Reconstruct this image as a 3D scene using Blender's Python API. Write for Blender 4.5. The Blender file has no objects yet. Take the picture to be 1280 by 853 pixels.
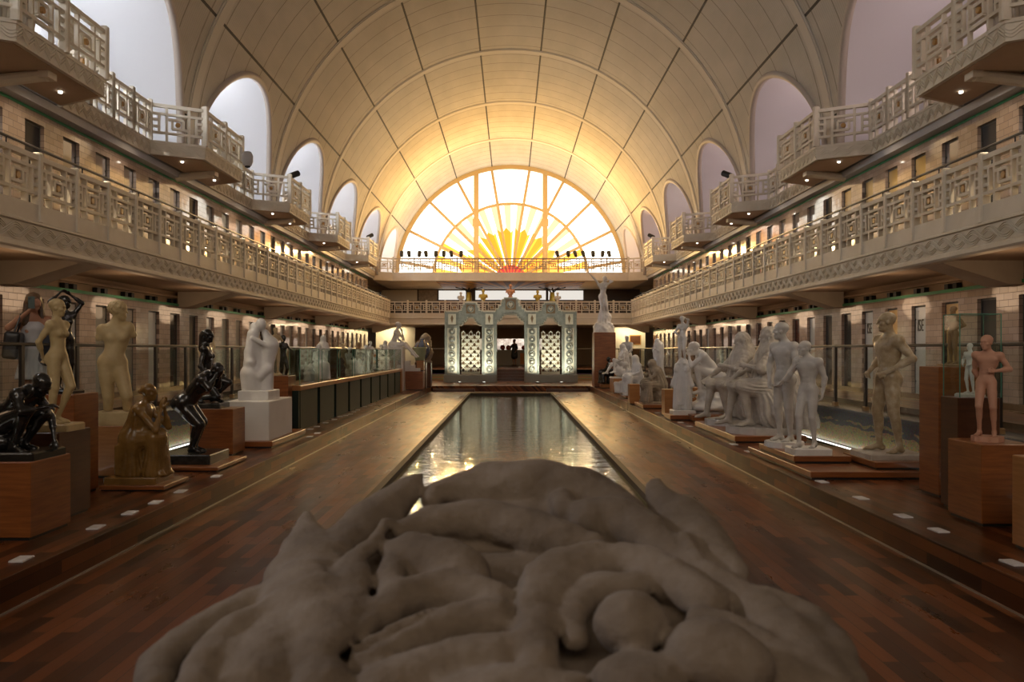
import bpy, math, random
import numpy as np
from mathutils import Vector, Matrix
random.seed(7)
SC = bpy.context.scene
COL = SC.collection
F = 1075.0; EYE = 1.85; VX = 638.3; VY = 438.0
def px(x, d): return (x - VX) * d / F          # sideways metres of a thing seen at column x, d metres away
def pz(y, d): return EYE - (y - VY) * d / F
R = math.radians
# ------------------------------------------------------------------ materials
def mat(name, base=(.8,.8,.8), rough=.5, metal=0.0, spec=.5, emis=None, es=0.0, coat=0.0):
    m = bpy.data.materials.new(name); m.use_nodes = True
    b = m.node_tree.nodes['Principled BSDF']
    b.inputs['Base Color'].default_value = (*base, 1)
    b.inputs['Roughness'].default_value = rough
    b.inputs['Metallic'].default_value = metal
    b.inputs['Specular IOR Level'].default_value = spec
    b.inputs['Coat Weight'].default_value = coat
    b.inputs['Coat Roughness'].default_value = .06
    if emis:
        b.inputs['Emission Color'].default_value = (*emis, 1)
        b.inputs['Emission Strength'].default_value = es
    return m
class NT:
    def __init__(s, m):
        s.m = m; s.t = m.node_tree; s.b = s.t.nodes['Principled BSDF']
    def n(s, typ, **kw):
        nd = s.t.nodes.new(typ)
        for k, v in kw.items():
            if k.startswith('i_'):
                nd.inputs[k[2:].replace('_', ' ')].default_value = v
            else: setattr(nd, k, v)
        return nd
    def l(s, a, b): s.t.links.new(a, b)
    def math(s, op, a, b=None, c=None):
        nd = s.t.nodes.new('ShaderNodeMath'); nd.operation = op
        for i, v in enumerate((a, b, c)):
            if v is None: continue
            if isinstance(v, (int, float)): nd.inputs[i].default_value = v
            else: s.l(v, nd.inputs[i])
        return nd.outputs[0]
    def ramp(s, fac, stops):
        nd = s.t.nodes.new('ShaderNodeValToRGB')
        while len(nd.color_ramp.elements) < len(stops): nd.color_ramp.elements.new(.5)
        for e, (p, c) in zip(nd.color_ramp.elements, stops):
            e.position = p; e.color = (*c, 1)
        s.l(fac, nd.inputs[0]); return nd.outputs[0]
    def mix(s, fac, a, b, mode='MIX'):
        nd = s.t.nodes.new('ShaderNodeMix'); nd.data_type = 'RGBA'; nd.blend_type = mode
        for i, v in ((0, fac), (6, a), (7, b)):
            if isinstance(v, (int, float)): nd.inputs[i].default_value = v
            elif isinstance(v, tuple): nd.inputs[i].default_value = (*v, 1)
            else: s.l(v, nd.inputs[i])
        return nd.outputs[2]
    def bump(s, h, strength=.3, dist=.02):
        nd = s.t.nodes.new('ShaderNodeBump'); nd.inputs['Strength'].default_value = strength
        nd.inputs['Distance'].default_value = dist
        s.l(h, nd.inputs['Height']); s.l(nd.outputs[0], s.b.inputs['Normal'])
    def pos(s, scale=(1,1,1), order=None, obj=True):
        tc = s.n('ShaderNodeTexCoord'); o = tc.outputs['Object']
        if order:
            sp = s.n('ShaderNodeSeparateXYZ'); s.l(o, sp.inputs[0])
            cb = s.n('ShaderNodeCombineXYZ')
            for i, a in enumerate(order):
                if a is not None: s.l(sp.outputs['XYZ'.index(a)], cb.inputs[i])
            o = cb.outputs[0]
        mp = s.n('ShaderNodeMapping'); mp.inputs['Scale'].default_value = scale
        s.l(o, mp.inputs[0]); return mp.outputs[0]
    def noise(s, vec, scale=5, detail=4, rough=.5):
        nd = s.n('ShaderNodeTexNoise'); nd.inputs['Scale'].default_value = scale
        nd.inputs['Detail'].default_value = detail; nd.inputs['Roughness'].default_value = rough
        s.l(vec, nd.inputs['Vector']); return nd.outputs[0]

def mottled(name, c1, c2, scale=6, rough=.5, bump=.15, spec=.5, stretch=(1,1,1), c3=None, metal=0, coat=0):
    m = mat(name, c1, rough, metal, spec, coat=coat); t = NT(m)
    v = t.pos(stretch); f = t.noise(v, scale, 6, .6)
    stops = [(.3, c1), (.7, c2)] if c3 is None else [(.28, c1), (.52, c2), (.72, c3)]
    t.l(t.ramp(f, stops), t.b.inputs['Base Color'])
    if bump: t.bump(t.noise(v, scale*8, 3), bump, .01)
    return m
M = {}
M['marble'] = mottled('white_marble', (.62,.60,.57), (.74,.72,.70), 5, .42, .05)
M['marble2'] = mottled('grey_marble', (.46,.44,.41), (.60,.57,.54), 7, .5, .15)
M['oldmarble'] = mottled('aged_marble', (.40,.35,.29), (.54,.49,.43), 9, .55, .25)
M['plaster'] = mottled('plaster', (.66,.64,.60), (.72,.70,.66), 3, .7, .03)
M['cream'] = mottled('cream_stone', (.40,.29,.13), (.55,.42,.22), 5, .5, .12)
M['tanmottle'] = mottled('mottled_patina', (.24,.17,.09), (.40,.31,.19), 8, .3, .15, c3=(.52,.44,.32))
M['brownglaze'] = mottled('brown_patina', (.13,.065,.015), (.27,.15,.04), 4, .22, .1)
M['brownbronze'] = mottled('brown_bronze', (.20,.11,.04), (.32,.2,.09), 6, .35, .1)
M['bronze'] = mottled('black_bronze', (.006,.006,.006), (.022,.019,.016), 6, .22, .12, coat=.3)
M['terracotta'] = mottled('terracotta', (.44,.22,.14), (.54,.29,.19), 4, .6, .05)
M['brownstone'] = mottled('brown_stone', (.22,.17,.12), (.36,.29,.21), 8, .65, .3)
M['frontstone'] = mottled('weathered_stone', (.062,.042,.026), (.130,.096,.066), 5, .9, .5, c3=(.19,.152,.118))
M['blackstone'] = mottled('black_marble', (.01,.012,.012), (.05,.05,.045), 12, .2, 0)
M['tan'] = mottled('tan_plaster', (.42,.31,.17), (.5,.38,.22), 6, .6, .05)
def wood(name, c1, c2, rough=.3, order='YXZ', sc=(1,1,1), coat=.2):
    m = mat(name, c1, rough, coat=coat); t = NT(m)
    v = t.pos((1.2*sc[0], 1.2*sc[1], 14*sc[2]), order)
    f = t.noise(v, 2.2, 5, .6); t.l(t.ramp(f, [(.3, c1), (.7, c2)]), t.b.inputs['Base Color'])
    return m
M['wood'] = wood('mahogany_veneer', (.16,.045,.010), (.29,.095,.022), .35, 'XYZ')
M['woodlight'] = wood('light_veneer', (.30,.12,.03), (.42,.19,.06), .35, 'XYZ')
M['wooddark'] = wood('dark_veneer', (.06,.022,.010), (.10,.037,.015), .3, 'XYZ')
def parquet():
    m = mat('parquet', (.2,.08,.03), .22, spec=.17); t = NT(m)
    tc_ = t.n('ShaderNodeTexCoord'); s_ = t.n('ShaderNodeSeparateXYZ'); t.l(tc_.outputs['Object'], s_.inputs[0])
    cb_ = t.n('ShaderNodeCombineXYZ'); t.l(s_.outputs[1], cb_.inputs[0]); t.l(t.math('ADD', s_.outputs[0], s_.outputs[2]), cb_.inputs[1]); v = cb_.outputs[0]
    br = t.n('ShaderNodeTexBrick'); t.l(v, br.inputs['Vector'])
    br.offset = .37; br.offset_frequency = 2
    br.inputs['Scale'].default_value = 1.0; br.inputs['Brick Width'].default_value = .85
    br.inputs['Row Height'].default_value = .105; br.inputs['Mortar Size'].default_value = .0025
    br.inputs['Mortar Smooth'].default_value = .3; br.inputs['Bias'].default_value = 0
    br.inputs['Color1'].default_value = (.030,.009,.003,1); br.inputs['Color2'].default_value = (.20,.062,.016,1)
    br.inputs['Mortar'].default_value = (.02,.008,.004,1)
    v2 = t.pos((.5,1.6,1), ('Y','X',None)); f = t.noise(v2, 1.4, 6, .65)
    g = t.noise(t.pos((1.5,40,1), ('Y','X',None)), 1.5, 3)
    c = t.mix(.5, br.outputs['Color'], t.ramp(f, [(.3,(.6,.55,.5)),(.7,(1.15,1.12,1.1))]), 'MULTIPLY')
    c = t.mix(.25, c, t.ramp(g, [(.3,(.5,.5,.5)),(.7,(1.2,1.2,1.2))]), 'MULTIPLY')
    t.l(c, t.b.inputs['Base Color'])
    rr = t.math('ADD', t.math('MULTIPLY', f, .30), .16); t.l(rr, t.b.inputs['Roughness'])
    h = t.math('ADD', t.noise(t.pos((1,1,1)), 1.1, 2), t.math('MULTIPLY', br.outputs['Fac'], -.1))
    t.bump(h, .10, .05)
    return m
M['parquet'] = parquet()
def glazed(name, c1, c2, mortar, rough=.10):
    m = mat(name, c1, rough, spec=1.0, coat=.6); t = NT(m)
    v = t.pos((1,1,1), ('Y','Z',None))
    br = t.n('ShaderNodeTexBrick'); t.l(v, br.inputs['Vector'])
    br.inputs['Scale'].default_value = 1.0; br.inputs['Brick Width'].default_value = .26
    br.inputs['Row Height'].default_value = .118; br.inputs['Mortar Size'].default_value = .006
    br.inputs['Mortar Smooth'].default_value = .2
    br.inputs['Color1'].default_value = (*c1,1); br.inputs['Color2'].default_value = (*c2,1)
    br.inputs['Mortar'].default_value = (*mortar,1)
    t.l(br.outputs['Color'], t.b.inputs['Base Color'])
    t.l(t.math('ADD', t.math('MULTIPLY', br.outputs['Fac'], .6), rough), t.b.inputs['Roughness'])
    # every glazed brick is a little uneven
    h = t.math('ADD', t.math('MULTIPLY', br.outputs['Fac'], -.5), t.math('MULTIPLY', t.noise(v, 3.5, 1), .9))
    t.bump(h, .2, .02)
    return m
M['brick'] = glazed('glazed_brick', (.40,.30,.24), (.52,.41,.34), (.16,.105,.08))
M['gallerybeige'] = mottled('gallery_render', (.64,.57,.45), (.72,.65,.53), 2.5, .65, .04)
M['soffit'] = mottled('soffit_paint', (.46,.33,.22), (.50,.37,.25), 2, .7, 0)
M['niche'] = mat('niche_paint', (.70,.70,.72), .7)
M['nicheR'] = mat('niche_paint_warm', (.68,.64,.66), .7)
M['rim'] = mat('arch_trim_paint', (.44,.37,.31), .6)
M['green'] = mat('green_trim', (.05,.36,.16), .4)
M['ledge'] = mat('grey_duct', (.42,.42,.44), .5)
M['black'] = mat('black_metal', (.012,.012,.012), .4)
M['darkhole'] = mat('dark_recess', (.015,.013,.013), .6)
M['brass'] = mat('rosette_gilt', (.38,.20,.05), .45)
M['steel'] = mat('rail_metal', (.09,.085,.08), .28, metal=.8)
M['iron'] = mat('iron_rail', (.02,.02,.025), .35, metal=.5)
M['card'] = mat('card', (.62,.60,.60), .6)
M['counter'] = mat('counter_panel', (.014,.026,.022), .55, spec=.2)
M['brasscard'] = M['card']
def vault():
    m = mat('vault_plaster', (.5,.44,.35), .8); t = NT(m)
    tc = t.n('ShaderNodeTexCoord'); sp = t.n('ShaderNodeSeparateXYZ'); t.l(tc.outputs['Object'], sp.inputs[0])
    X, Y, Z = sp.outputs
    ang = t.math('ARCTAN2', X, t.math('SUBTRACT', Z, 6.65))
    a = t.math('DIVIDE', ang, R(18.4))                    # grooves at half-odd multiples
    fr = t.math('ABSOLUTE', t.math('SUBTRACT', t.math('FRACT', t.math('ADD', a, 10.0)), .5))
    line = t.math('LESS_THAN', fr, .014)
    yy = t.math('FRACT', t.math('DIVIDE', t.math('ADD', Y, 12.6 + 77), 7.7))
    y6 = t.math('FRACT', t.math('MULTIPLY', yy, 7))
    thin = t.math('LESS_THAN', t.math('ABSOLUTE', t.math('SUBTRACT', y6, .5)), .022)
    v = t.pos((1, .3, 1)); f = t.noise(v, 1.4, 5, .6)
    fine = t.n('ShaderNodeTexWave'); fine.wave_type='BANDS'; fine.bands_direction='Y'
    fine.inputs['Scale'].default_value = 3.2; fine.inputs['Distortion'].default_value = 1.2
    t.l(tc.outputs['Object'], fine.inputs['Vector'])
    c = t.ramp(f, [(.3,(.40,.36,.30)),(.7,(.48,.43,.36))])
    c = t.mix(.16, c, t.ramp(fine.outputs[1], [(.2,(.55,.55,.55)),(.8,(1.15,1.15,1.15))]), 'MULTIPLY')
    c = t.mix(thin, c, (.22,.19,.15)); c = t.mix(line, c, (.015,.012,.01))
    t.l(c, t.b.inputs['Base Color'])
    return m
M['vault'] = vault()
M['rib'] = mat('vault_rib_plaster', (.50,.45,.38), .75)
def mosaic():
    m = mat('mosaic', (.1,.11,.12), .3); t = NT(m)
    v = t.pos((1,1,1), ('Y','Z',None))
    w = t.n('ShaderNodeTexWave'); w.wave_type = 'RINGS'; w.inputs['Scale'].default_value = 2.6
    w.inputs['Distortion'].default_value = 5; w.inputs['Detail'].default_value = 1
    t.l(v, w.inputs['Vector'])
    vor = t.n('ShaderNodeTexVoronoi'); vor.inputs['Scale'].default_value = 55; t.l(v, vor.inputs['Vector'])
    sp = t.n('ShaderNodeSeparateXYZ'); t.l(v, sp.inputs[0])
    n = t.noise(v, 3.4, 2)
    goldm = t.math('GREATER_THAN', t.math('ADD', t.math('MULTIPLY', w.outputs[1], .22), t.math('MULTIPLY', t.math('SUBTRACT', .82, sp.outputs[1]), 1.15)), t.math('ADD', t.math('MULTIPLY', n, .5), .10))
    c = t.mix(goldm, (.085,.095,.105), (.33,.27,.13))
    c = t.mix(.5, c, vor.outputs['Color'], 'OVERLAY')
    t.l(c, t.b.inputs['Base Color']); return m
M['mosaic'] = mosaic()
def pool_water():
    m = mat('water', (.62,.70,.50), .03); t = NT(m)
    t.b.inputs['Transmission Weight'].default_value = 1.0
    t.b.inputs['IOR'].default_value = 1.5
    v = t.pos((.8, 1.6, 1)); n1 = t.noise(v, 3.0, 3, .55); n2 = t.noise(v, 11, 2)
    t.bump(t.math('ADD', n1, t.math('MULTIPLY', n2, .30)), .17, .05)
    return m
M['water'] = pool_water()
M['poolbed'] = mottled('pool_bed', (.10,.11,.05), (.20,.20,.11), 6, .4, 0)
M['edge'] = mat('pool_edge_stone', (.07,.055,.04), .6, spec=.2)
def glass(name, tint=(.9,.97,.93), refl=.12):
    m = bpy.data.materials.new(name); m.use_nodes = True; t = m.node_tree
    for n in list(t.nodes): t.nodes.remove(n)
    o = t.nodes.new('ShaderNodeOutputMaterial'); tr = t.nodes.new('ShaderNodeBsdfTransparent'); gl = t.nodes.new('ShaderNodeBsdfGlossy')
    tr.inputs[0].default_value = (*tint,1); gl.inputs['Roughness'].default_value = .03
    mx = t.nodes.new('ShaderNodeMixShader'); lw = t.nodes.new('ShaderNodeLayerWeight'); lw.inputs[0].default_value = .5
    pw = t.nodes.new('ShaderNodeMath'); pw.operation = 'POWER'; pw.inputs[1].default_value = 4; t.links.new(lw.outputs['Facing'], pw.inputs[0])
    fr = t.nodes.new('ShaderNodeMath'); fr.operation = 'MULTIPLY_ADD'; fr.inputs[1].default_value = .5; fr.inputs[2].default_value = .025; t.links.new(pw.outputs[0], fr.inputs[0])
    t.links.new(fr.outputs[0], mx.inputs[0]); t.links.new(tr.outputs[0], mx.inputs[1]); t.links.new(gl.outputs[0], mx.inputs[2])
    t.links.new(mx.outputs[0], o.inputs[0]); return m
M['glass'] = glass('clear_glass', (.95,.98,.965)); M['glassedge'] = mat('glass_edge', (.10,.26,.19), .2)
def emit(name, c, s): return mat(name, (.0,.0,.0), .6, emis=c, es=s, spec=0)
M['lampface'] = emit('lamp_lens', (1,.93,.8), 6)
M['uplens'] = emit('uplight_lens', (1,.97,.85), 5)
M['strip'] = emit('strip_light', (1,.96,.88), 2.6)
# ------------------------------------------------------------------ mesh building
class MB:
    def __init__(s): s.v = []; s.f = []
    def add(s, vs, fs):
        o = len(s.v); s.v += [tuple(v) for v in vs]; s.f += [tuple(i+o for i in f) for f in fs]; return s
    def box(s, x0, x1, y0, y1, z0, z1):
        x0, x1 = sorted((x0,x1)); y0, y1 = sorted((y0,y1)); z0, z1 = sorted((z0,z1))
        return s.add([(x0,y0,z0),(x1,y0,z0),(x1,y1,z0),(x0,y1,z0),(x0,y0,z1),(x1,y0,z1),(x1,y1,z1),(x0,y1,z1)],
              [(0,3,2,1),(4,5,6,7),(0,1,5,4),(1,2,6,5),(2,3,7,6),(3,0,4,7)])
    def bevbox(s, x0, x1, y0, y1, z0, z1, b=.01):
        # box with chamfered vertical and top edges
        def ring(i, z): return [(x0+i,y0+b,z) if 0 else None]
        def oct_(q, z):
            return [(x0+q+b,y0+q,z),(x1-q-b,y0+q,z),(x1-q,y0+q+b,z),(x1-q,y1-q-b,z),(x1-q-b,y1-q,z),(x0+q+b,y1-q,z),(x0+q,y1-q-b,z),(x0+q,y0+q+b,z)]
        rings = [oct_(0,z0), oct_(0,z1-b), oct_(b,z1)]
        vs = sum(rings, []); fs = [tuple(range(7,-1,-1)), tuple(range(16,24))]
        for r in range(2):
            for i in range(8):
                j = (i+1) % 8; fs.append((r*8+i, r*8+j, r*8+8+j, r*8+8+i))
        return s.add(vs, fs)
    def prism(s, pts, axis, a, b):
        # polygon pts (2-D) extruded along axis from a to b
        def P(p, t):
            return {'x': (t,p[0],p[1]), 'y': (p[0],t,p[1]), 'z': (p[0],p[1],t)}[axis]
        n = len(pts); vs = [P(p,a) for p in pts] + [P(p,b) for p in pts]
        fs = [tuple(range(n)), tuple(range(2*n-1, n-1, -1))] + [(i, (i+1)%n, n+(i+1)%n, n+i) for i in range(n)]
        return s.add(vs, fs)
    def tube(s, pts, r, n=6, closed=False, r2=None):
        pts = [Vector(p) for p in pts]; m = len(pts); vs = []; fs = []
        prev = None
        for i, p in enumerate(pts):
            a = pts[(i-1) % m] if (i > 0 or closed) else p; b = pts[(i+1) % m] if (i < m-1 or closed) else p
            d = (b-a).normalized()
            if prev is None:
                up = Vector((0,0,1)) if abs(d.z) < .9 else Vector((1,0,0)); u = d.cross(up).normalized()
            else: u = (prev - d*prev.dot(d)).normalized()
            prev = u; w = d.cross(u)
            rr = r if r2 is None else r + (r2-r)*i/(m-1)
            for k in range(n):
                t = 2*math.pi*(k+.5)/n; vs.append(p + u*math.cos(t)*rr + w*math.sin(t)*rr)
        for i in range(m if closed else m-1):
            for k in range(n):
                a0 = i*n+k; a1 = i*n+(k+1)%n; j = (i+1) % m
                fs.append((a0, a1, j*n+(k+1)%n, j*n+k))
        if not closed: fs += [tuple(range(n-1,-1,-1)), tuple((m-1)*n+k for k in range(n))]
        return s.add(vs, fs)
    def lathe(s, prof, c=(0,0,0), n=16, axis='z'):
        vs = []; fs = []
        for (r, h) in prof:
            for k in range(n):
                t = 2*math.pi*k/n; a, b = r*math.cos(t), r*math.sin(t)
                vs.append((c[0]+a, c[1]+b, c[2]+h) if axis == 'z' else (c[0]+a, c[1]-h, c[2]+b))
        for i in range(len(prof)-1):
            for k in range(n):
                fs.append((i*n+k, i*n+(k+1)%n, (i+1)*n+(k+1)%n, (i+1)*n+k))
        fs += [tuple(range(n-1,-1,-1)), tuple((len(prof)-1)*n+k for k in range(n))]
        return s.add(vs, fs)
    def quad(s, a, b, c, d): return s.add([a,b,c,d], [(0,1,2,3)])
    def build(s, name, m, parent=None, smooth=False, kind=None, bevel=0):
        me = bpy.data.meshes.new(name); me.from_pydata(s.v, [], s.f); me.validate(); 
        if smooth: me.polygons.foreach_set('use_smooth', [True]*len(me.polygons))
        me.materials.append(M[m] if isinstance(m, str) else m); me.update()
        o = bpy.data.objects.new(name, me); COL.objects.link(o)
        if parent: o.parent = parent
        if kind: o['kind'] = kind
        if bevel:
            md = o.modifiers.new('b', 'BEVEL'); md.width = bevel; md.segments = 2; md.limit_method = 'ANGLE'
        return o
def tag(o, label, cat, group=None, kind=None):
    o['label'] = label; o['category'] = cat
    if group: o['group'] = group
    if kind: o['kind'] = kind
    return o
def empty(name, loc, rz=0, label=None, cat=None, group=None):
    o = bpy.data.objects.new(name, None); COL.objects.link(o); o.location = loc; o.rotation_euler = (0,0,rz)
    o.empty_display_size = .1
    if label: tag(o, label, cat, group)
    return o
def copy_tree(o, parent=None):
    c = o.copy(); COL.objects.link(c)
    if parent is not None: c.parent = parent
    for ch in list(o.children): copy_tree(ch, c)
    return c
def inst(o, parent, loc=(0,0,0), rz=0):
    c = o.copy(); COL.objects.link(c); c.parent = parent; c.location = loc; c.rotation_euler = (0,0,rz); return c
def light(kind, name, loc, energy, color=(1,.9,.75), aim=None, size=.1, spot=60, blend=.5, parent=None, sx=1, sy=1):
    l = bpy.data.lights.new(name, kind); l.energy = energy; l.color = color
    if kind == 'SPOT': l.spot_size = R(spot); l.spot_blend = blend; l.shadow_soft_size = size
    elif kind == 'POINT': l.shadow_soft_size = size
    elif kind == 'AREA': l.shape = 'RECTANGLE'; l.size = sx; l.size_y = sy
    o = bpy.data.objects.new(name, l); COL.objects.link(o); o.location = loc
    if aim is not None:
        d = Vector(aim) - Vector(loc); o.rotation_euler = d.to_track_quat('-Z', 'Y').to_euler()
    return o
# ------------------------------------------------------------------ sculpting: smooth-blended forms to a mesh
def nrm(v): v = np.array(v, float); return v/ max(np.linalg.norm(v), 1e-9)
class Sculpt:
    def __init__(s): s.p = []
    def cone(s, a, b, ra, rb, k=.03, sub=False, fold=None, bump=None):
        s.p.append(('c', np.array(a,float), np.array(b,float), ra, rb, k, sub, fold, bump)); return s
    def ell(s, c, r, A=None, k=.03, sub=False, bump=None):
        s.p.append(('e', np.array(c,float), np.array(r if hasattr(r,'__len__') else (r,r,r),float), (np.eye(3) if A is None else A), 0, k, sub, None, bump)); return s
    def box(s, c, r, rad=.01, k=.01, A=None, bump=None, sub=False):
        s.p.append(('b', np.array(c,float), np.array(r,float), (np.eye(3) if A is None else A), rad, k, sub, None, bump)); return s
    def mesh(s, h, smooth_iter=0):
        lo = np.full(3, 1e9); hi = -lo; bbs = []
        for p in s.p:
            if p[0] == 'c':
                m = max(p[3], p[4]) + (p[7][1] if p[7] else 0); l = np.minimum(p[1]-m, p[2]-m); u = np.maximum(p[1]+m, p[2]+m)
            else:
                m = np.abs(p[3]) @ p[2] + (0 if p[0]=='e' else p[4]); l = p[1]-m; u = p[1]+m
            e = p[8][0] if p[8] else 0; l = l-e; u = u+e
            bbs.append((l, u))
            if not p[6]: lo = np.minimum(lo, l); hi = np.maximum(hi, u)
        lo -= 2.5*h; hi += 2.5*h
        n = np.ceil((hi-lo)/h).astype(int)+1
        D = np.full(n, .25, np.float32)
        ax = [lo[i] + h*np.arange(n[i]) for i in range(3)]
        for p, (l, u) in zip(s.p, bbs):
            mg = p[5] + 2*h
            i0 = np.maximum(((l-mg-lo)/h).astype(int), 0); i1 = np.minimum(((u+mg-lo)/h).astype(int)+2, n)
            if np.any(i1 <= i0): continue
            sl = tuple(slice(i0[i], i1[i]) for i in range(3))
            X = ax[0][sl[0]][:,None,None]; Y = ax[1][sl[1]][None,:,None]; Z = ax[2][sl[2]][None,None,:]
            if p[0] == 'c':
                a, b, ra, rb = p[1:5]; ab = b-a; L2 = max(ab@ab, 1e-9)
                t = np.clip(((X-a[0])*ab[0] + (Y-a[1])*ab[1] + (Z-a[2])*ab[2])/L2, 0, 1)
                dx = X-a[0]-t*ab[0]; dy = Y-a[1]-t*ab[1]; dz = Z-a[2]-t*ab[2]
                d = np.sqrt(dx*dx+dy*dy+dz*dz) - (ra+(rb-ra)*t)
                if p[7]:
                    nf, amp, ph = p[7]; w = ab/math.sqrt(L2)
                    u1 = nrm(np.cross(w, (0.13,1,.11) if abs(w[1]) < .9 else (1,.1,0))); v1 = np.cross(w, u1)
                    th = np.arctan2(dx*v1[0]+dy*v1[1]+dz*v1[2], dx*u1[0]+dy*u1[1]+dz*u1[2])
                    q = th*nf + ph + 1.3*np.sin(t*3+th*2)
                    d = d - amp*(np.abs(np.sin(q))*1.6-.8)*np.clip(.35+t*.9,0,1)
            else:
                A = p[3]; r = p[2]; c = p[1]
                q = [ (X-c[0])*A[0,i] + (Y-c[1])*A[1,i] + (Z-c[2])*A[2,i] for i in range(3)]
                if p[0] == 'e':
                    k0 = np.sqrt((q[0]/r[0])**2+(q[1]/r[1])**2+(q[2]/r[2])**2)
                    k1 = np.sqrt((q[0]/r[0]**2)**2+(q[1]/r[1]**2)**2+(q[2]/r[2]**2)**2)
                    d = k0*(k0-1)/np.maximum(k1, 1e-6)
                else:
                    q = [np.abs(q[i]) - r[i] for i in range(3)]
                    d = np.sqrt(sum(np.maximum(a_,0)**2 for a_ in q)) + np.minimum(np.maximum(np.maximum(q[0],q[1]),q[2]),0) - p[4]
            if p[8]:
                amp, fq = p[8]
                d = d + amp*(np.sin(X*fq+1.3)*np.sin(Y*fq*1.1+.7)*np.sin(Z*fq*.9) + .5*np.sin(X*fq*2.3+2)*np.sin(Y*fq*2.1)*np.sin(Z*fq*2.2+1))
            g = D[sl]; k = max(p[5], 1e-4)
            if p[6]:
                hh = np.clip(.5 - .5*(g+d)/k, 0, 1); D[sl] = g*(1-hh) + (-d)*hh + k*hh*(1-hh)
            else:
                hh = np.clip(.5 + .5*(g-d)/k, 0, 1); D[sl] = g*(1-hh) + d*hh - k*hh*(1-hh)
        return nets(D, lo, h)
def nets(D, lo, h):
    S = D < 0
    c = S[:-1,:-1,:-1].astype(np.int8)
    for (i,j,k) in ((1,0,0),(0,1,0),(0,0,1),(1,1,0),(1,0,1),(0,1,1),(1,1,1)):
        c = c + S[i:S.shape[0]-1+i, j:S.shape[1]-1+j, k:S.shape[2]-1+k]
    act = (c > 0) & (c < 8); I = np.argwhere(act); idx = np.full(act.shape, -1, np.int64); idx[act] = np.arange(len(I))
    acc = np.zeros((len(I),3)); cnt = np.zeros(len(I))
    corners = [(0,0,0),(1,0,0),(0,1,0),(1,1,0),(0,0,1),(1,0,1),(0,1,1),(1,1,1)]
    val = [D[I[:,0]+a, I[:,1]+b, I[:,2]+e] for a,b,e in corners]
    for a in range(8):
        for ax_ in range(3):
            if corners[a][ax_]: continue
            b = a | (1 << ax_); va, vb = val[a], val[b]; m = (va < 0) != (vb < 0)
            t = np.where(m, va/np.where(m, va-vb, 1), 0)
            P = np.array(corners[a], float)[None,:].repeat(len(I),0); P[:,ax_] += t
            acc[m] += P[m]; cnt[m] += 1
    V = lo + h*(I + acc/np.maximum(cnt,1)[:,None])
    Fs = []
    for ax_ in range(3):
        o = [1,1,1]; o[ax_] = 0
        s0 = [slice(1,None)]*3; s1 = [slice(1,None)]*3
        s0[ax_] = slice(0,-1); s1[ax_] = slice(1,None)
        A = S[tuple(s0)]; B = S[tuple(s1)]
        E = np.argwhere(A != B)
        if not len(E): continue
        ins = A[E[:,0],E[:,1],E[:,2]]
        base = E + np.array(o); u, v = [(1,2),(2,0),(0,1)][ax_]
        du = np.zeros(3,int); du[u] = 1; dv = np.zeros(3,int); dv[v] = 1
        lim = np.array(act.shape)
        ok = np.all(base < lim, axis=1); base = base[ok]; ins = ins[ok]
        q = [idx[tuple((base-a_).T)] for a_ in (du*0, du, du+dv, dv)]
        Q = np.stack(q,1); Q[~ins] = Q[~ins][:,::-1]
        Fs.append(Q[(Q >= 0).all(1)])
    return V, np.concatenate(Fs)
def net_object(name, V, Fq, m, parent=None, scale=1.0, loc=None):
    V = V*scale
    if loc is not None: V = V + np.array(loc)
    me = bpy.data.meshes.new(name); me.vertices.add(len(V)); me.vertices.foreach_set('co', V.astype(np.float32).ravel())
    me.loops.add(len(Fq)*4); me.loops.foreach_set('vertex_index', Fq.astype(np.int32).ravel())
    me.polygons.add(len(Fq)); me.polygons.foreach_set('loop_start', np.arange(0, len(Fq)*4, 4, dtype=np.int32))
    me.polygons.foreach_set('use_smooth', [True]*len(Fq))
    me.materials.append(M[m] if isinstance(m, str) else m); me.update(calc_edges=True); me.validate()
    o = bpy.data.objects.new(name, me); COL.objects.link(o)
    if parent: o.parent = parent
    return o
# ------------------------------------------------------------------ human figures (body units: 1.75 m tall, facing -Y, own left = +X)
def frame(f, u):
    back = -nrm(f); up = nrm(u); x = nrm(np.cross(back, up)); back = nrm(np.cross(up, x))
    return np.stack([x, back, up], 1)
def V3(*a): return np.array(a, float)
STAND = dict(pel=(0,0,.95), pf=(0,-1,0), pu=(0,0,1), ch=(0,.005,1.27), cf=(0,-1,0), cu=(0,-.02,1), head=(0,-.015,1.63), hf=(0,-1,0), hu=(0,0,1),
    eL=(.25,.03,1.13), wL=(.26,-.06,.88), eR=(-.25,.03,1.13), wR=(-.26,-.06,.88),
    kL=(.10,-.03,.50), aL=(.10,.02,.075), kR=(-.10,-.03,.50), aR=(-.10,.02,.075), fL=(.15,-1,0), fR=(-.15,-1,0))
def pose(**kw):
    d = dict(STAND); d.update(kw); return d
AKIMBO = dict(eL=(.38,.08,1.17), wL=(.18,-.14,1.02), eR=(-.38,.08,1.17), wR=(-.18,-.14,1.02), hcL=(-1,-.1,-.1), hcR=(1,-.1,-.1), fist=True)
SEAT = dict(pel=(0,.10,.50), pu=(0,.1,1), ch=(0,.06,.83), cu=(0,-.05,1), head=(0,0,1.19), kL=(.14,-.36,.53), kR=(-.14,-.36,.53),
    aL=(.13,-.36,.08), aR=(-.13,-.34,.08), eL=(.26,-.02,.72), wL=(.14,-.27,.62), eR=(-.26,-.02,.72), wR=(-.14,-.27,.62))
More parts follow.
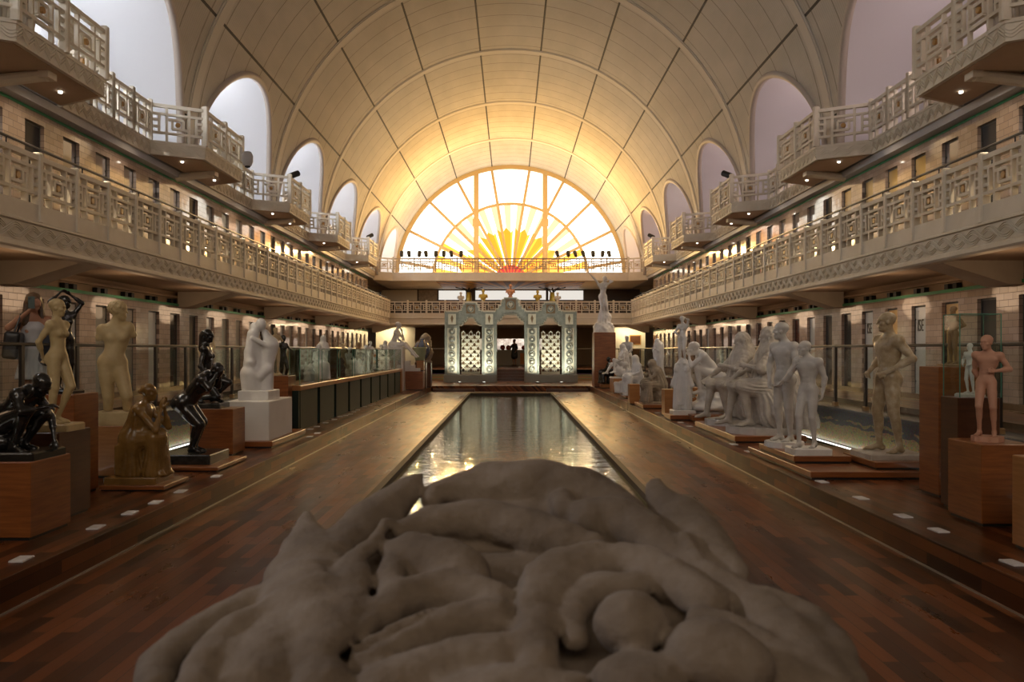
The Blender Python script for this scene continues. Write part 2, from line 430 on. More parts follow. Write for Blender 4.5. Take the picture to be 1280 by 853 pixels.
def hand(S, w, d, n, side, fist=False, sc=1.0):
    d = nrm(d); n = nrm(n - d*np.dot(n, d)); lat = nrm(np.cross(d, n))*side   # towards the thumb
    pc = w + d*.048*sc
    S.ell(pc, (.040*sc, .018*sc, .05*sc), np.stack([lat, n, d], 1), k=.012)
    for i, (o, L) in enumerate(((.030,.068),(.011,.078),(-.009,.073),(-.028,.058))):
        a = w + d*.085*sc + lat*o*sc
        if fist:
            b = a + (d*.012 + n*.032)*sc; c = b + (-d*.03 + n*.004)*sc
        else:
            b = a + (d*.85 + n*.35)*L*.55*sc; c = b + (d*.6 + n*.75)*L*.45*sc
        S.cone(a, b, .0115*sc, .0105*sc, k=.006); S.cone(b, c, .0105*sc, .009*sc, k=.004)
    a = w + (d*.025 + lat*.034)*sc; b = a + (d*.022 + lat*.022 + n*.012)*sc; c = b + (d*.026 + n*.014)*sc
    S.cone(a, b, .014*sc, .012*sc, k=.012); S.cone(b, c, .012*sc, .010*sc, k=.005)
def head(S, c, f, u, sex='f', hair='short', face=True, hs=1.0, cap=False):
    A = frame(f, u); P = lambda x, y, z: c + A @ (V3(x, y, z)*hs)
    S.ell(P(0,.012,.028), V3(.074,.094,.086)*hs, A, k=.02)
    S.ell(P(0,-.022,-.045), V3(.054,.060,.066)*hs, A, k=.03)
    S.ell(P(0,-.052,-.093), V3(.026,.026,.020)*hs, A, k=.02)
    if face:
        for s in (-1, 1):
            S.ell(P(s*.030,-.090,.012), V3(.019,.016,.011)*hs, A, k=.012, sub=True)
            S.ell(P(s*.030,-.074,.012), V3(.014,.012,.010)*hs, A, k=.004)
            S.cone(P(s*.012,-.083,.030), P(s*.048,-.066,.030), .010*hs, .007*hs, k=.012)
            S.ell(P(s*.076,.008,-.005), V3(.010,.020,.030)*hs, A, k=.006)
            S.ell(P(s*.045,-.052,-.022), V3(.022,.022,.018)*hs, A, k=.02)
        S.cone(P(0,-.083,.022), P(0,-.100,-.020), .007*hs, .0105*hs, k=.010)
        S.cone(P(-.015,-.079,-.050), P(.015,-.079,-.050), .008*hs, .008*hs, k=.006)
        S.cone(P(-.013,-.076,-.062), P(.013,-.076,-.062), .009*hs, .009*hs, k=.006)
        S.cone(P(-.016,-.092,-.056), P(.016,-.092,-.056), .0022*hs, .0022*hs, k=.003, sub=True)
    b = (.005, 70)
    if hair == 'short': S.ell(P(0,.024,.045), V3(.082,.098,.080)*hs, A, k=.006, bump=(.003,90))
    elif hair == 'cap': S.ell(P(0,.022,.055), V3(.086,.102,.078)*hs, A, k=.004)
    elif hair == 'curly': S.ell(P(0,.020,.042), V3(.094,.108,.090)*hs, A, k=.01, bump=(.018,85))
    elif hair == 'bun':
        S.ell(P(0,.022,.040), V3(.084,.100,.082)*hs, A, k=.008, bump=b); S.ell(P(0,.125,.015), V3(.038,.036,.036)*hs, A, k=.015, bump=b)
    elif hair == 'long':
        S.ell(P(0,.024,.038), V3(.088,.102,.086)*hs, A, k=.01, bump=b)
        S.cone(P(0,.075,0), P(0,.10,-.22), .075*hs, .06*hs, k=.03, fold=(7,.006,0))
    elif hair == 'wig':
        S.ell(P(0,.03,.055), V3(.10,.11,.095)*hs, A, k=.01, bump=(.016,60))
        for s in (-1, 1):
            S.cone(P(s*.085,.03,.03), P(s*.11,.0,-.20), .05*hs, .055*hs, k=.02, bump=(.018,55))
        S.cone(P(0,.09,0), P(0,.10,-.2), .075*hs, .09*hs, k=.03, bump=(.018,55))
    elif hair == 'hood':
        S.ell(P(0,.03,.03), V3(.105,.12,.115)*hs, A, k=.02); S.cone(P(0,.06,-.02), P(0,.06,-.2), .10*hs, .13*hs, k=.05, fold=(6,.008,1))
def body(p, sex='m', hair='short', arms=True, legs=True, bust=True, fold_robe=None, face=True, hs=1.05, heavy=1.0, hands=True, S=None):
    S = S or Sculpt(); g = {k: (np.array(v, float) if isinstance(v, tuple) else v) for k, v in p.items()}
    fem = sex == 'f'; H = heavy
    PA = frame(g['pf'], g['pu']); CA = frame(g['cf'], g['cu'])
    C = lambda x, y, z: g['ch'] + CA @ V3(x, y, z); Pv = lambda x, y, z: g['pel'] + PA @ V3(x, y, z)
    if fem:
        S.ell(C(0,0,0), V3(.135,.092,.165)*H, CA, k=.05); S.ell(C(0,.0,.10), V3(.135,.07,.075)*H, CA, k=.04)
        if bust:
            for s in (-1,1): S.ell(C(s*.062,-.082,.0), V3(.05,.045,.05)*H, CA, k=.035)
        S.ell(Pv(0,0,.02), V3(.152,.108,.115)*H, PA, k=.06)
        S.ell((g['ch']*.45+g['pel']*.55)+PA@V3(0,-.012,.01), V3(.105,.085,.13)*H, PA, k=.06)
    else:
        S.ell(C(0,0,0), V3(.160,.108,.175)*H, CA, k=.05); S.ell(C(0,.01,.11), V3(.165,.075,.07)*H, CA, k=.04)
        for s in (-1,1):
            S.ell(C(s*.078,-.072,.055), V3(.085,.036,.058)*H, CA, k=.035)
            S.ell(C(s*.105,.035,.02), V3(.062,.06,.13)*H, CA, k=.03)
        S.ell(Pv(0,0,.02), V3(.148,.100,.105)*H, PA, k=.05)
        mid = g['ch']*.45+g['pel']*.55
        S.ell(mid, V3(.125,.085,.14)*H, PA, k=.05)
        for s in (-1,1):
            for q in (.0,.07,.14): S.ell(mid + PA@V3(s*.032,-.078*H,q-.07), V3(.028,.016,.032)*H, PA, k=.014)
    for s in (-1,1): S.ell(Pv(s*.075,.065,-.04), V3(.078,.070,.082)*H, PA, k=.035)
    nb = C(0,.02,.17); hd = g['head']
    HA = frame(g['hf'], g['hu'])
    S.cone(nb, hd + HA@V3(0,.025,-.06)*hs, (.052 if fem else .062)*H, (.045 if fem else .055)*hs, k=.035)
    head(S, hd, g['hf'], g['hu'], sex, hair, face, hs)
    sw = .155 if fem else .188
    for s, L in ((1,'L'), (-1,'R')):
        sh = C(s*sw, .005, .125)
        S.cone(nb, sh, .044*H, .046*H, k=.06)
        S.cone(C(s*.09,0,.05), sh, .07*H, .052*H, k=.05)
        S.ell(sh, (.052 if fem else .062)*H, k=.045)
        if arms is True or arms == L:
            e = g['e'+L]; w = g['w'+L]
            q = .85 if fem else 1.0
            S.cone(sh, e, .050*q*H, .038*q*H, k=.03); m = sh*.5+e*.5
            S.ell(m, (.046*q*H, .046*q*H, .095), frame(V3(0,-1,.01), e-sh) if abs(nrm(e-sh)[1]) < .95 else None, k=.03)
            S.cone(e, w, .041*q, .026*q, k=.022); S.cone(e, e*.6+w*.4, .040*q, .044*q, k=.03)
            if hands:
                hdv = g.get('hd'+L, w-e); hn = g.get('hc'+L, V3(-s,-.25,0))
                hand(S, w, np.array(hdv,float), np.array(hn,float), s*-1 if 0 else s, g.get('fist', False))
        elif arms == 'stub':
            S.cone(sh, sh + CA@V3(s*.05,.02,-.10), .05*H, .043*H, k=.03)
        if legs:
            hp = Pv(s*(.082), 0, -.03); kn = g['k'+L]; an = g['a'+L]; q = 1.05 if fem else 1.0
            S.cone(hp, kn, .088*q*H, .054*q*H, k=.04); m = hp*.6+kn*.4
            S.cone(m, kn*.9+hp*.1, .074*q*H, .056*q*H, k=.03)
            S.ell(kn, .056*H, k=.02)
            S.cone(kn, an, .052*H, .034*H, k=.025)
            sd = nrm(an-kn); bk = frame(np.array(g['f'+L],float), V3(0,0,1))[:,1]; bk = nrm(bk - sd*np.dot(bk, sd) + 1e-6)
            S.cone(kn + sd*.08 + bk*.018, kn + sd*.20 + bk*.014, .048*H, .042*H, k=.035)
            fd = nrm(g['f'+L]); fz = V3(0,0,1)
            if g.get('tip'+L): fd = nrm(g['tip'+L])
            FA = frame(fd, fz)
            S.ell(an - fd*.03 + V3(0,0,-.035), (.034,.042,.036), FA, k=.025)
            S.cone(an + V3(0,0,-.01), an + fd*.15 + V3(0,0,-.05), .036, .024, k=.03)
            S.ell(an + fd*.12 + V3(0,0,-.052), (.044,.06,.020), FA, k=.02)
            for i in range(5):
                o = (-.034 + .017*i)*s
                S.ell(an + fd*(.185 - .010*i if 1 else .18) + FA[:,0]*(-o if 0 else o) + V3(0,0,-.058), (.011,.022,.012), FA, k=.008)
    return S
def robe_seated(S, g, amp=.016, w=.16, seed=0, lo=.06):
    # cloth falling from lap over the knees to the ground
    p = {k: np.array(v, float) for k, v in g.items() if isinstance(v, tuple)}
    S.cone(p['pel'], (p['kL']+p['kR'])/2, .20, w, k=.06, fold=(7, amp, seed))
    for a, b in (('kL','aL'),('kR','aR')):
        e = p[b].copy(); e[2] = lo
        S.cone(p[a], e, .085, .13, k=.05, fold=(7, amp, seed+1))
    m = (p['kL']+p['kR'])/2; e = (p['aL']+p['aR'])/2; e[2] = lo
    S.cone(m, e, .10, .15, k=.06, fold=(9, amp, seed+2))
    b = p['pel'].copy(); b[2] = .08
    S.cone(p['pel'], b, .17, .20, k=.06, fold=(9, amp, seed+3))
    return S
def robe_standing(S, top=(0,0,1.1), bot=(0,0,.06), r0=.17, r1=.28, amp=.02, n=9, seed=0):
    S.cone(top, bot, r0, r1*.75, k=.08, fold=(n, amp, seed)); S.cone((bot[0],bot[1],bot[2]+.3), bot, r0, r1, k=.05, fold=(n, amp, seed+1)); return S
def flat_cut(V, z=0.0):
    V = V.copy(); V[:,2] = np.maximum(V[:,2], z); return V
def statue(name, label, S, m, loc, yaw, scale, h=.014, base=None, group=None, extra=None, lift=0.0, basemat=None, baseshape='box', cat='statue', basename='base'):
    # loc: where the underside of its base stands; base = (half x, half y, height) in metres
    root = empty(name, loc, 0, label, cat, group)
    V, Q = S.mesh(h); V = flat_cut(V*scale, -.02) if not isinstance(lift, tuple) else V*scale
    ca, sa = math.cos(R(yaw)), math.sin(R(yaw)); RM = np.array([[ca,-sa,0],[sa,ca,0],[0,0,1]]); V = V @ RM.T
    bz = base[2] if base else 0
    lf = lift if not isinstance(lift, tuple) else lift[0]
    net_object('figure', V, Q, m, root, 1.0, (0,0,bz - .004 + lf))
    if base:
        b = MB(); bm = basemat or m
        if baseshape == 'box': b.bevbox(-base[0], base[0], -base[1], base[1], 0, base[2], .012)
        else:
            n = 28; pts = [(base[0]*math.cos(2*math.pi*i/n)*(1+.04*math.sin(3*i)), base[1]*math.sin(2*math.pi*i/n)*(1+.05*math.cos(2*i))) for i in range(n)]
            b.prism(pts, 'z', 0, base[2])
        b.build(basename, bm, root)
    return root
# ------------------------------------------------------------------ the building
YN, YE = -9.2, 60.1            # near wall and far wall
BAY = 7.7
RIBS = [YE - BAY*k for k in range(0, 10)]
def struct(mb, name, m, smooth=False, parent=None, bevel=0):
    return mb.build(name, m, parent, smooth, 'structure' if parent is None else None, bevel)
# floors
b = MB(); PX, P0, P1 = 1.78, 3.0, 37.1
b.box(-3.55,-PX,YN,38.5,-.12,0); b.box(PX,3.55,YN,38.5,-.12,0); b.box(-PX,PX,YN,P0,-.12,0); b.box(-PX,PX,P1,38.5,-.12,0)
struct(b, 'floor', 'parquet')
ZP = .25; ZW = .83
for s, nm in ((-1,'left'),(1,'right')):
    b = MB(); b.box(s*3.55, s*5.35, YN, 38.5, -.12, ZP); struct(b, 'floor_platform_'+nm, 'parquet', bevel=.006)
    b = MB(); b.box(s*3.535, s*3.55, YN, 38.5, .0, .012); struct(b, 'trim_%d' % (1 if s<0 else 2), mat('brushed_strip',(.45,.40,.34),.3,metal=.6))
b = MB(); b.box(-5.35,5.35,38.5,45.2,-.12,ZP); struct(b, 'floor_platform_end', 'parquet', bevel=.006)
b = MB()
for sx in (-1,1): b.box(sx*1.6, sx*3.45, 38.15, 38.5, 0, .125)
struct(b, 'trim_3', 'wooddark')
b = MB()
for i in range(3): b.box(-1.9,1.9,44.3+.3*i,45.2,ZP,ZP+.145*(i+1))
struct(b, 'trim_4', 'wooddark')
for s, nm in ((-1,'left'),(1,'right')):
    # old basin wall and the light strip at its foot
    b = MB(); b.box(s*5.62, s*5.9, YN, 45.2, -.15, ZW); struct(b, 'wall_basin_'+nm, 'mosaic')
    b = MB(); b.box(s*5.35, s*5.62, YN, 45.2, -.15, .06); struct(b, 'trim_%d' % (5 if s<0 else 6), 'edge')
    b = MB(); b.box(s*5.60, s*6.05, YN, 45.4, ZW, ZW+.03); struct(b, 'trim_%d' % (7 if s<0 else 8), mat('coping_tile',(.16,.17,.17),.25))
    b = MB(); b.box(s*6.05, s*8.5, YN, 66, ZW-.2, ZW); struct(b, 'floor_walkway_'+nm, 'parquet')
    b = MB(); b.box(s*6.05, s*6.10, YN, 45.4, ZW-.1, ZW+.14); struct(b, 'trim_%d' % (9 if s<0 else 10), 'wooddark')
    root = empty('strip_light', (0,0,0), 0, 'white strip light along the foot of the %s basin wall' % nm, 'light', None)
    b = MB(); b.box(s*5.49, s*5.59, 6, 45, .18, .235); b.build('lens', 'strip', root)
    b = MB(); b.box(s*5.46, s*5.49, 6, 45, .06, .24); b.box(s*5.59, s*5.615, 6, 45, .06, .24); b.build('housing', 'steel', root)
b = MB(); b.box(-6.05,-1.9,45.2,45.4,ZP,ZW); b.box(1.9,6.05,45.2,45.4,ZP,ZW); struct(b, 'wall_basin_end', 'mosaic')
b = MB(); b.box(-6.05,6.05,45.2,66,ZW-.2,ZW); struct(b, 'floor_hall_end', 'wooddark')
# pool
pool = empty('reflecting_pool', (0,0,0), 0, 'long narrow pool of rippling dark green water down the middle of the hall', 'pool')
b = MB(); n = 2; b.quad((-PX,P0,-.075),(PX,P0,-.075),(PX,P1,-.075),(-PX,P1,-.075)); b.build('water', 'water', pool)
b = MB(); b.box(-PX,PX,P0,P1,-.9,-.75)
for s in (-1,1): b.box(s*PX, s*(PX+.05), P0, P1, -.9, -.12)
b.box(-PX,PX,P0-.05,P0,-.9,-.12); b.box(-PX,PX,P1,P1+.05,-.9,-.12); b.build('basin', 'poolbed', pool)
b = MB()
for s in (-1,1): b.box(s*(PX-.06), s*(PX+.035), P0, P1, -.12, .008)
b.box(-PX,PX,P0-.03,P0+.05,-.12,.008); b.box(-PX,PX,P1-.05,P1+.03,-.12,.008); b.build('edge', 'edge', pool)
# cubicle walls, both floors and sides: six openings to a bay
XW = 8.5; OP0 = 15.05 - BAY*2 ; STEP = BAY/6
ops = [OP0 + STEP*k for k in range(-1, 40) if OP0+STEP*k > YN+.2 and OP0+STEP*k < 50.2]
def cub_wall(s, z0, nm):
    b = MB(); H = 1.95; T = 2.14; y = YN
    for o in ops:
        b.box(s*XW, s*(XW+.16), y, o, z0, z0+H); y = o + .62
    b.box(s*XW, s*(XW+.16), y, 51.2, z0, z0+H); b.box(s*XW, s*(XW+.16), YN, 51.2, z0+H, z0+T)
    struct(b, 'wall_%s%s' % (nm, '_gallery' if z0 > 2 else ''), 'brick')
    # rooms behind
    b = MB(); b.box(s*10.0, s*10.1, YN, 51.2, z0, z0+2.5); b.box(s*XW, s*10.1, YN, 51.2, z0-.02, z0); b.box(s*XW, s*10.1, YN, 51.2, z0+2.35, z0+2.4)
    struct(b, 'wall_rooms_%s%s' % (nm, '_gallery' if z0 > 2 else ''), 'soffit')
    return T
win_n = [0]; 
M['frame'] = mat('window_frame', (.05,.055,.05), .35)
M['pane_mauve'] = mat('pane_mauve', (.27,.225,.20), .06, spec=1.0, coat=.5)
M['pane_tan'] = mat('pane_tan', (.50,.34,.12), .12)
M['pane_pale'] = mat('pane_pale', (.52,.55,.54), .10)
M['pane_dim'] = mat('pane_dim', (.27,.26,.22), .08)
M['pane_red'] = mat('pane_red', (.05,.012,.010), .10)
M['pane_dark'] = mat('pane_dark', (.035,.03,.028), .08)
M['pane_painted_lit'] = mat('pane_painted_lit', (.65,.42,.18), .2)  # warm light behind the glass is put into the opaque pane colour
frame_me = None
def window(s, z0, y, m, name, text=False):
    global frame_me
    H = 1.95
    if frame_me is None:
        b = MB()
        b.box(-.02,.02,0,.025,0,H); b.box(-.02,.02,.595,.62,0,H); b.box(-.02,.02,0,.62,H-.03,H); b.box(-.02,.02,0,.62,0,.04)
        for z in (.35,1.0,1.65):
            b.box(-.03,.03,.025,.05,z,z+.03); b.box(-.03,.03,.57,.595,z,z+.03)
        frame_me = b.build('window_frame', 'frame'); fo = frame_me
    else:
        fo = frame_me.copy(); COL.objects.link(fo)
    win_n[0] += 1
    root = empty('%s_%d' % (name, win_n[0]), (s*(XW+.09), y, z0)); root['kind'] = 'structure'
    fo.parent = root; fo.location = (0,0,0)
    key = 'pane_' + m
    if key not in cache:
        b = MB(); b.box(-.012,.012,.025,.595,.04,H-.03); cache[key] = b.build('pane', m, root)
    else: inst(cache[key], root)
    if text:
        c = bpy.data.curves.new('lettering', 'FONT'); c.body = 'ISE'; c.size = .36; c.extrude = .003; c.align_x = 'LEFT'
        c.materials.append(M['black']); t = bpy.data.objects.new('lettering', c); COL.objects.link(t); t.parent = root
        t.rotation_euler = (R(90),0,R(-90 if s>0 else 90)); t.location = (-s*.018, .50 if s>0 else .06, 1.42); t.scale = (.62,1,1)
    return root
cache = {}
for s, nm in ((-1,'left'),(1,'right')):
    for z0, fl in ((ZW,0),(3.97,1)):
        cub_wall(s, z0, nm)
        for i, o in enumerate(ops):
            k = round((o - 15.05)/STEP)
            if k % 6 == 0:
                r = window(s, z0, o, 'darkhole', 'door'); continue
            if fl == 1: m = ('pane_mauve' if k < 6 or k > 12 else 'pane_pale') if s < 0 else ('pane_tan' if 2 <= k < 6 else 'pane_mauve')
            elif s < 0: m = ['pane_dim','pane_pale','pane_dim','pane_dark','pane_pale','pane_dim'][(k*5+2) % 6]
            else: m = {1:'pane_painted_lit',2:'pane_pale',3:'pane_painted_lit',4:'pane_pale',5:'pane_dark'}.get(k, ['pane_dark','pane_red','pane_pale','pane_red','pane_dark'][k % 5])
            window(s, z0, o, m, 'window', text=(s > 0 and fl == 0 and k in (2,4)))
        # green capping and the small blocks standing on it
        zt = z0 + 2.14
        b = MB(); b.box(s*(XW-.03), s*(XW+.18), YN, 51.2, zt, zt+.06); struct(b, 'trim_%d' % (11+fl+(2 if s>0 else 0)), 'green')
        b = MB(); b.box(s*(XW+.11), s*(XW+.16), YN, 51.2, zt, zt+.42); struct(b, 'trim_%d' % (50+fl+(2 if s>0 else 0)), 'soffit')
        b = MB(); y = 1.0
        while y < 50.5:
            b.box(s*(XW+.0), s*(XW+.1), y, y+.14, zt+.06, zt+.17); b.box(s*(XW+.0), s*(XW+.1), y+.32, y+.46, zt+.06, zt+.17); y += STEP
        struct(b, 'trim_%d' % (15+fl+(2 if s>0 else 0)), 'black')
        b = MB(); b.box(s*(XW-.012), s*XW, YN, 51.2, z0, z0+.11); struct(b, 'baseboard_'+nm+('_gallery' if fl else ''), 'wooddark')
# lower gallery slabs, soffits, brackets
ZG = 3.97; ZGB = 3.30; XG = 7.0; YG = 49.5
def gallery_side(s, nm):
    b = MB(); b.box(s*(XG+.12), s*(XW+1.6), YN, YE, ZG-.1, ZG); struct(b, 'floor_gallery_'+nm, 'wooddark')
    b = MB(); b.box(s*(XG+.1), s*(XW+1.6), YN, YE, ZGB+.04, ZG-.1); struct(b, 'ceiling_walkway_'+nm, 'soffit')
    b = MB()
    for k in range(-2, 6):
        y = 14.6 + BAY*k
        b.prism([(s*(XG+.1), ZGB+.04), (s*(XW), ZGB+.04), (s*XW, 2.95), (s*(XW-.25), 2.95), (s*(XG+.2), ZGB-.02)], 'y', y-.35, y+.35)
    struct(b, 'trim_%d' % (19 if s<0 else 20), 'gallerybeige')
gallery_side(-1,'left'); gallery_side(1,'right')
b = MB(); b.box(-XG+.1, XG-.1, YG+.1, YE, ZGB+.04, ZG); struct(b, 'floor_gallery_end', 'soffit')
# balustrade panel: meander of squared bars around a rosette; unit 1 x 1 in (u, v), depth d
def panel_mb(w, h, d, u0=0.0, fine=1.0):
    b = MB(); t = .045*fine
    def hb(u1, u2, v): b.box(u1*w-w/2, u2*w-w/2, -d/2, d/2, v*h-t/2, v*h+t/2)
    def vb(u, v1, v2): b.box(u*w-w/2-t/2, u*w-w/2+t/2, -d/2+.002, d/2-.002, v1*h, v2*h)
    b.box(-w/2, w/2, -d/2-.01, d/2+.01, h-.075, h)
    vb(.28,0,.93); vb(.72,0,.93)
    hb(0,1,.24); hb(0,1,.74)
    vb(.13,.24,.74); vb(.87,.24,.74)
    hb(0,.13,.40); hb(0,.13,.58); hb(.87,1,.40); hb(.87,1,.58)
    hb(.39,.72,.37); hb(.28,.61,.61); vb(.39,.37,.61); vb(.61,.37,.61)
    return b
def rosette_mb(r=.055):
    return MB().lathe([(0.001,-.04),(r*.9,-.04),(r,-.028),(r,.028),(r*.9,.04),(.001,.04)], n=10, axis='y')
PW = 1.082
p_side = None
def balustrade_parts(parent, pts, h, post_h, drop, d=.09, first=True, posts=(True,True), rail=False, name_mat='gallerybeige', pw=.11):
    # pts: list of (x, y) along a straight line; panel between each consecutive pair
    out = []
    for i, (x, y, z) in enumerate(pts):
        if (i == 0 and not posts[0]) or (i == len(pts)-1 and not posts[1]): continue
        key = ('post', round(post_h,3), round(drop,3), pw)
        if key not in cache:
            b = MB(); b.bevbox(-pw/2, pw/2, -.075, .075, -drop, post_h, .02); cache[key] = b.build('post', name_mat, parent); o = cache[key]
        else: o = cache[key].copy(); COL.objects.link(o); o.parent = parent
        a = math.atan2(pts[-1][1]-pts[0][1], pts[-1][0]-pts[0][0])
        o.location = (x,y,z); o.rotation_euler = (0,0,a)
    for (x0,y0,z0),(x1,y1,z1) in zip(pts, pts[1:]):
        L = math.hypot(x1-x0, y1-y0) - pw; a = math.atan2(y1-y0, x1-x0)
        key = ('panel', round(L,2), round(h,2), round(d,2))
        if key not in cache:
            o = panel_mb(L+.01, h, d, fine=h/.74 if h/.74 < 1.3 else 1.2).build('panel', name_mat, parent); cache[key] = o
            r = rosette_mb(.055).build('rosette', 'brass', o); r.location = (0,0,h*.49)
        else: o = copy_tree(cache[key], parent)
        o.location = ((x0+x1)/2, (y0+y1)/2, z0); o.rotation_euler = (0,0,a)
# lower gallery fascia profile (x outward from hall = +, z)
def fascia_prof(x, s):
    return [(x+.22, ZGB), (x+.03, ZGB), (x, ZGB+.03), (x, ZGB+.09), (x+.03, ZGB+.11), (x+.03, ZGB+.38), (x-.012, ZGB+.395), (x-.012, ZGB+.425), (x+.012, ZGB+.44), (x+.012, ZG+.02), (x+.16, ZG+.02), (x+.16, ZG-.12), (x+.22, ZG-.12)]
def guilloche(b, y0, y1, place, zc, per=.43, A=.085):
    n = int((y1-y0)/per); per = (y1-y0)/n
    for ph in (0, math.pi):
        for off in (-.032, 0, .032):
            pts = []
            for i in range(n*10+1):
                y = y0 + per*i/10; q = math.pi*(y-y0)/per*1.0
                pts.append(place(y, zc + (A + 0)*math.sin(q+ph) + off, .012 + .006*math.cos(q+ph)))
            b.tube(pts, .011, 4)
    for i in range(n):
        c = place(y0+per*(i+.5), zc, .0)
        for rr, dd in ((.05,.006),(.025,.02)):
            pts = [place(y0+per*(i+.5)+rr*math.cos(2*math.pi*k/8), zc+rr*math.sin(2*math.pi*k/8), dd) for k in range(8)]
            o = len(b.v); b.v += [tuple(p) for p in pts]; b.f.append(tuple(range(o, o+8)))
for s, nm in ((-1,'left'),(1,'right')):
    root = empty('gallery_balustrade', (0,0,0), 0, 'long beige pierced balustrade with iron handrail along the %s first floor gallery' % nm, 'balustrade')
    n = int((YG - 2.0)/PW); pts = [(s*XG, YG - PW*i, ZG+.0) for i in range(n+1)]
    balustrade_parts(root, pts, .75, .80, .23)
    b = MB(); b.prism([(s*p[0], p[1]) for p in fascia_prof(XG-.06, s)], 'y', YN, YG); b.build('fascia', 'gallerybeige', root)
    b = MB(); guilloche(b, 8.0, YG-.1, lambda y, z, d: (s*(XG-.03-d), y, z), ZGB+.245); b.build('frieze_ornament', 'gallerybeige', root)
    b = MB(); b.tube([(s*(XG+.14), YN, ZG+.92), (s*(XG+.14), YG, ZG+.92)], .022, 8); b.build('handrail', 'iron', root)
    for i in range(0, n, 2):
        key = 'hrb'
        if key not in cache: cache[key] = MB().tube([(0,0,.0),(0,0,.92)], .012, 6).build('rail_post', 'iron', root); o = cache[key]
        else: o = inst(cache[key], root)
        o.location = (s*(XG+.14), YG - PW*(i+.5), ZG)
root = empty('gallery_balustrade', (0,0,0), 0, 'short beige pierced balustrade closing the far end of the first floor gallery', 'balustrade')
n = 13; pts = [(-XG + 2*XG*i/n, YG, ZG) for i in range(n+1)]
balustrade_parts(root, pts, .70, .76, .0, posts=(True,True))
b = MB(); b.prism([(YG + (p[0]-(XG-.06)) - .06, p[1]) for p in fascia_prof(XG-.06, 1)], 'x', -XG, XG); b.build('fascia', 'gallerybeige', root)
# ------------------------------------------------------------------ upper gallery with jutting balconies
ZU, ZUB = 6.62, 6.32; XS, XB = 8.2, 7.16
CB = [21.5 + BAY*k for k in range(-2, 5)]      # balcony centres, last one merges with the end
for s, nm in ((-1,'left'),(1,'right')):
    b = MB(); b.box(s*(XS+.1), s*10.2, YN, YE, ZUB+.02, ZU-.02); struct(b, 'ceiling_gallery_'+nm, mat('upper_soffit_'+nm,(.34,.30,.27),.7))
    b = MB(); b.box(s*(XS+.06), s*(XS+.30), YN, YE, ZUB-.17, ZUB-.02); struct(b, 'trim_%d' % (21 if s<0 else 22), 'ledge')
def zigzag(b, place, L, n, zc, amp=.075, wave=False, rows=3):
    for r in range(rows):
        pts = []
        m = n*2 if not wave else n*8
        for i in range(m+1):
            q = L*i/m
            z = (amp if i % 2 else -amp) if not wave else amp*.7*math.sin(math.pi*2*i/8)
            pts.append(place(q, zc + z + (r-(rows-1)/2)*.05))
        b.tube(pts, .017, 4)
def balcony(s, yc, nm, i):
    root = empty('balcony', (s*XS, yc, ZUB), 0, None, None)
    P = [(0,-1.95), (-s*(XS-XB), -1.35), (-s*(XS-XB), 1.35), (0, 1.95)]     # local outline
    b = MB(); b.prism(P, 'z', 0, .30); 
    b.prism([(x*1.02 - (0), y*1.01) for x, y in P], 'z', .26, .32); b.build('slab', 'gallerybeige', root)
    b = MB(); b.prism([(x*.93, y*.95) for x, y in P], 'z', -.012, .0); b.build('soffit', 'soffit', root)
    b = MB()
    for (x0,y0),(x1,y1),wv in ((P[0],P[1],True),(P[1],P[2],False),(P[2],P[3],True)):
        L = math.hypot(x1-x0,y1-y0); ux, uy = (x1-x0)/L, (y1-y0)/L; nx, ny = uy, -ux
        if nx*(-s) < 0 and abs(nx) > .2 or (abs(nx) <= .2): pass
        cx, cy = (x0+x1)/2, (y0+y1)/2
        if nx*(cx + s*.3) + ny*cy < 0: nx, ny = -nx, -ny
        zigzag(b, lambda q, z: (x0+ux*q+nx*.006, y0+uy*q+ny*.006, z), L, max(3, round(L/.3)), .15, .06, wv)
    b.build('wave_ornament', 'gallerybeige', root)
    b = MB(); b.tube([(-s*.75,0,-.05),(s*.15,0,-.16)], .10, 10); b.box(-s*.85,-s*.68,-.13,.13,-.12,.0); b.build('corbel', 'gallerybeige', root)
    h = .86
    balustrade_parts(root, [(P[0][0],P[0][1],.30),(P[1][0],P[1][1],.30)], h, .94, .0, .07, posts=(True,False))
    balustrade_parts(root, [(P[1][0],P[1][1],.30),(P[1][0],0,.30),(P[2][0],P[2][1],.30)], h, .94, .0, .07)
    balustrade_parts(root, [(P[2][0],P[2][1],.30),(P[3][0],P[3][1],.30)], h, .94, .0, .07, posts=(False,True))
    for dy in (-1.2, 1.0):
        key = 'dl'
        if key not in cache:
            cache[key] = MB().lathe([(.02,0),(.02,-.02),(.034,-.03),(.034,0)], n=10).build('downlight', 'lampface', root); o = cache[key]
        else: o = inst(cache[key], root)
        o.location = (-s*.45, dy, -.012)
        light('SPOT', 'downlight_beam', (s*XS - s*.45, yc+dy, ZUB-.06), DL_W, (1,.82,.58), aim=(s*4.3, yc+dy*1.1, .2), size=.04, spot=75, blend=.6)
    where = ['nearest the camera', 'second from the camera', 'third from the camera', 'fourth from the camera', 'fifth from the camera', 'sixth from the camera', 'farthest, by the end wall'][i]
    return tag(root, 'beige faceted balcony jutting from the %s upper gallery, %s' % (nm, where), 'balcony', 'balconies of the upper gallery')
DL_W = 230
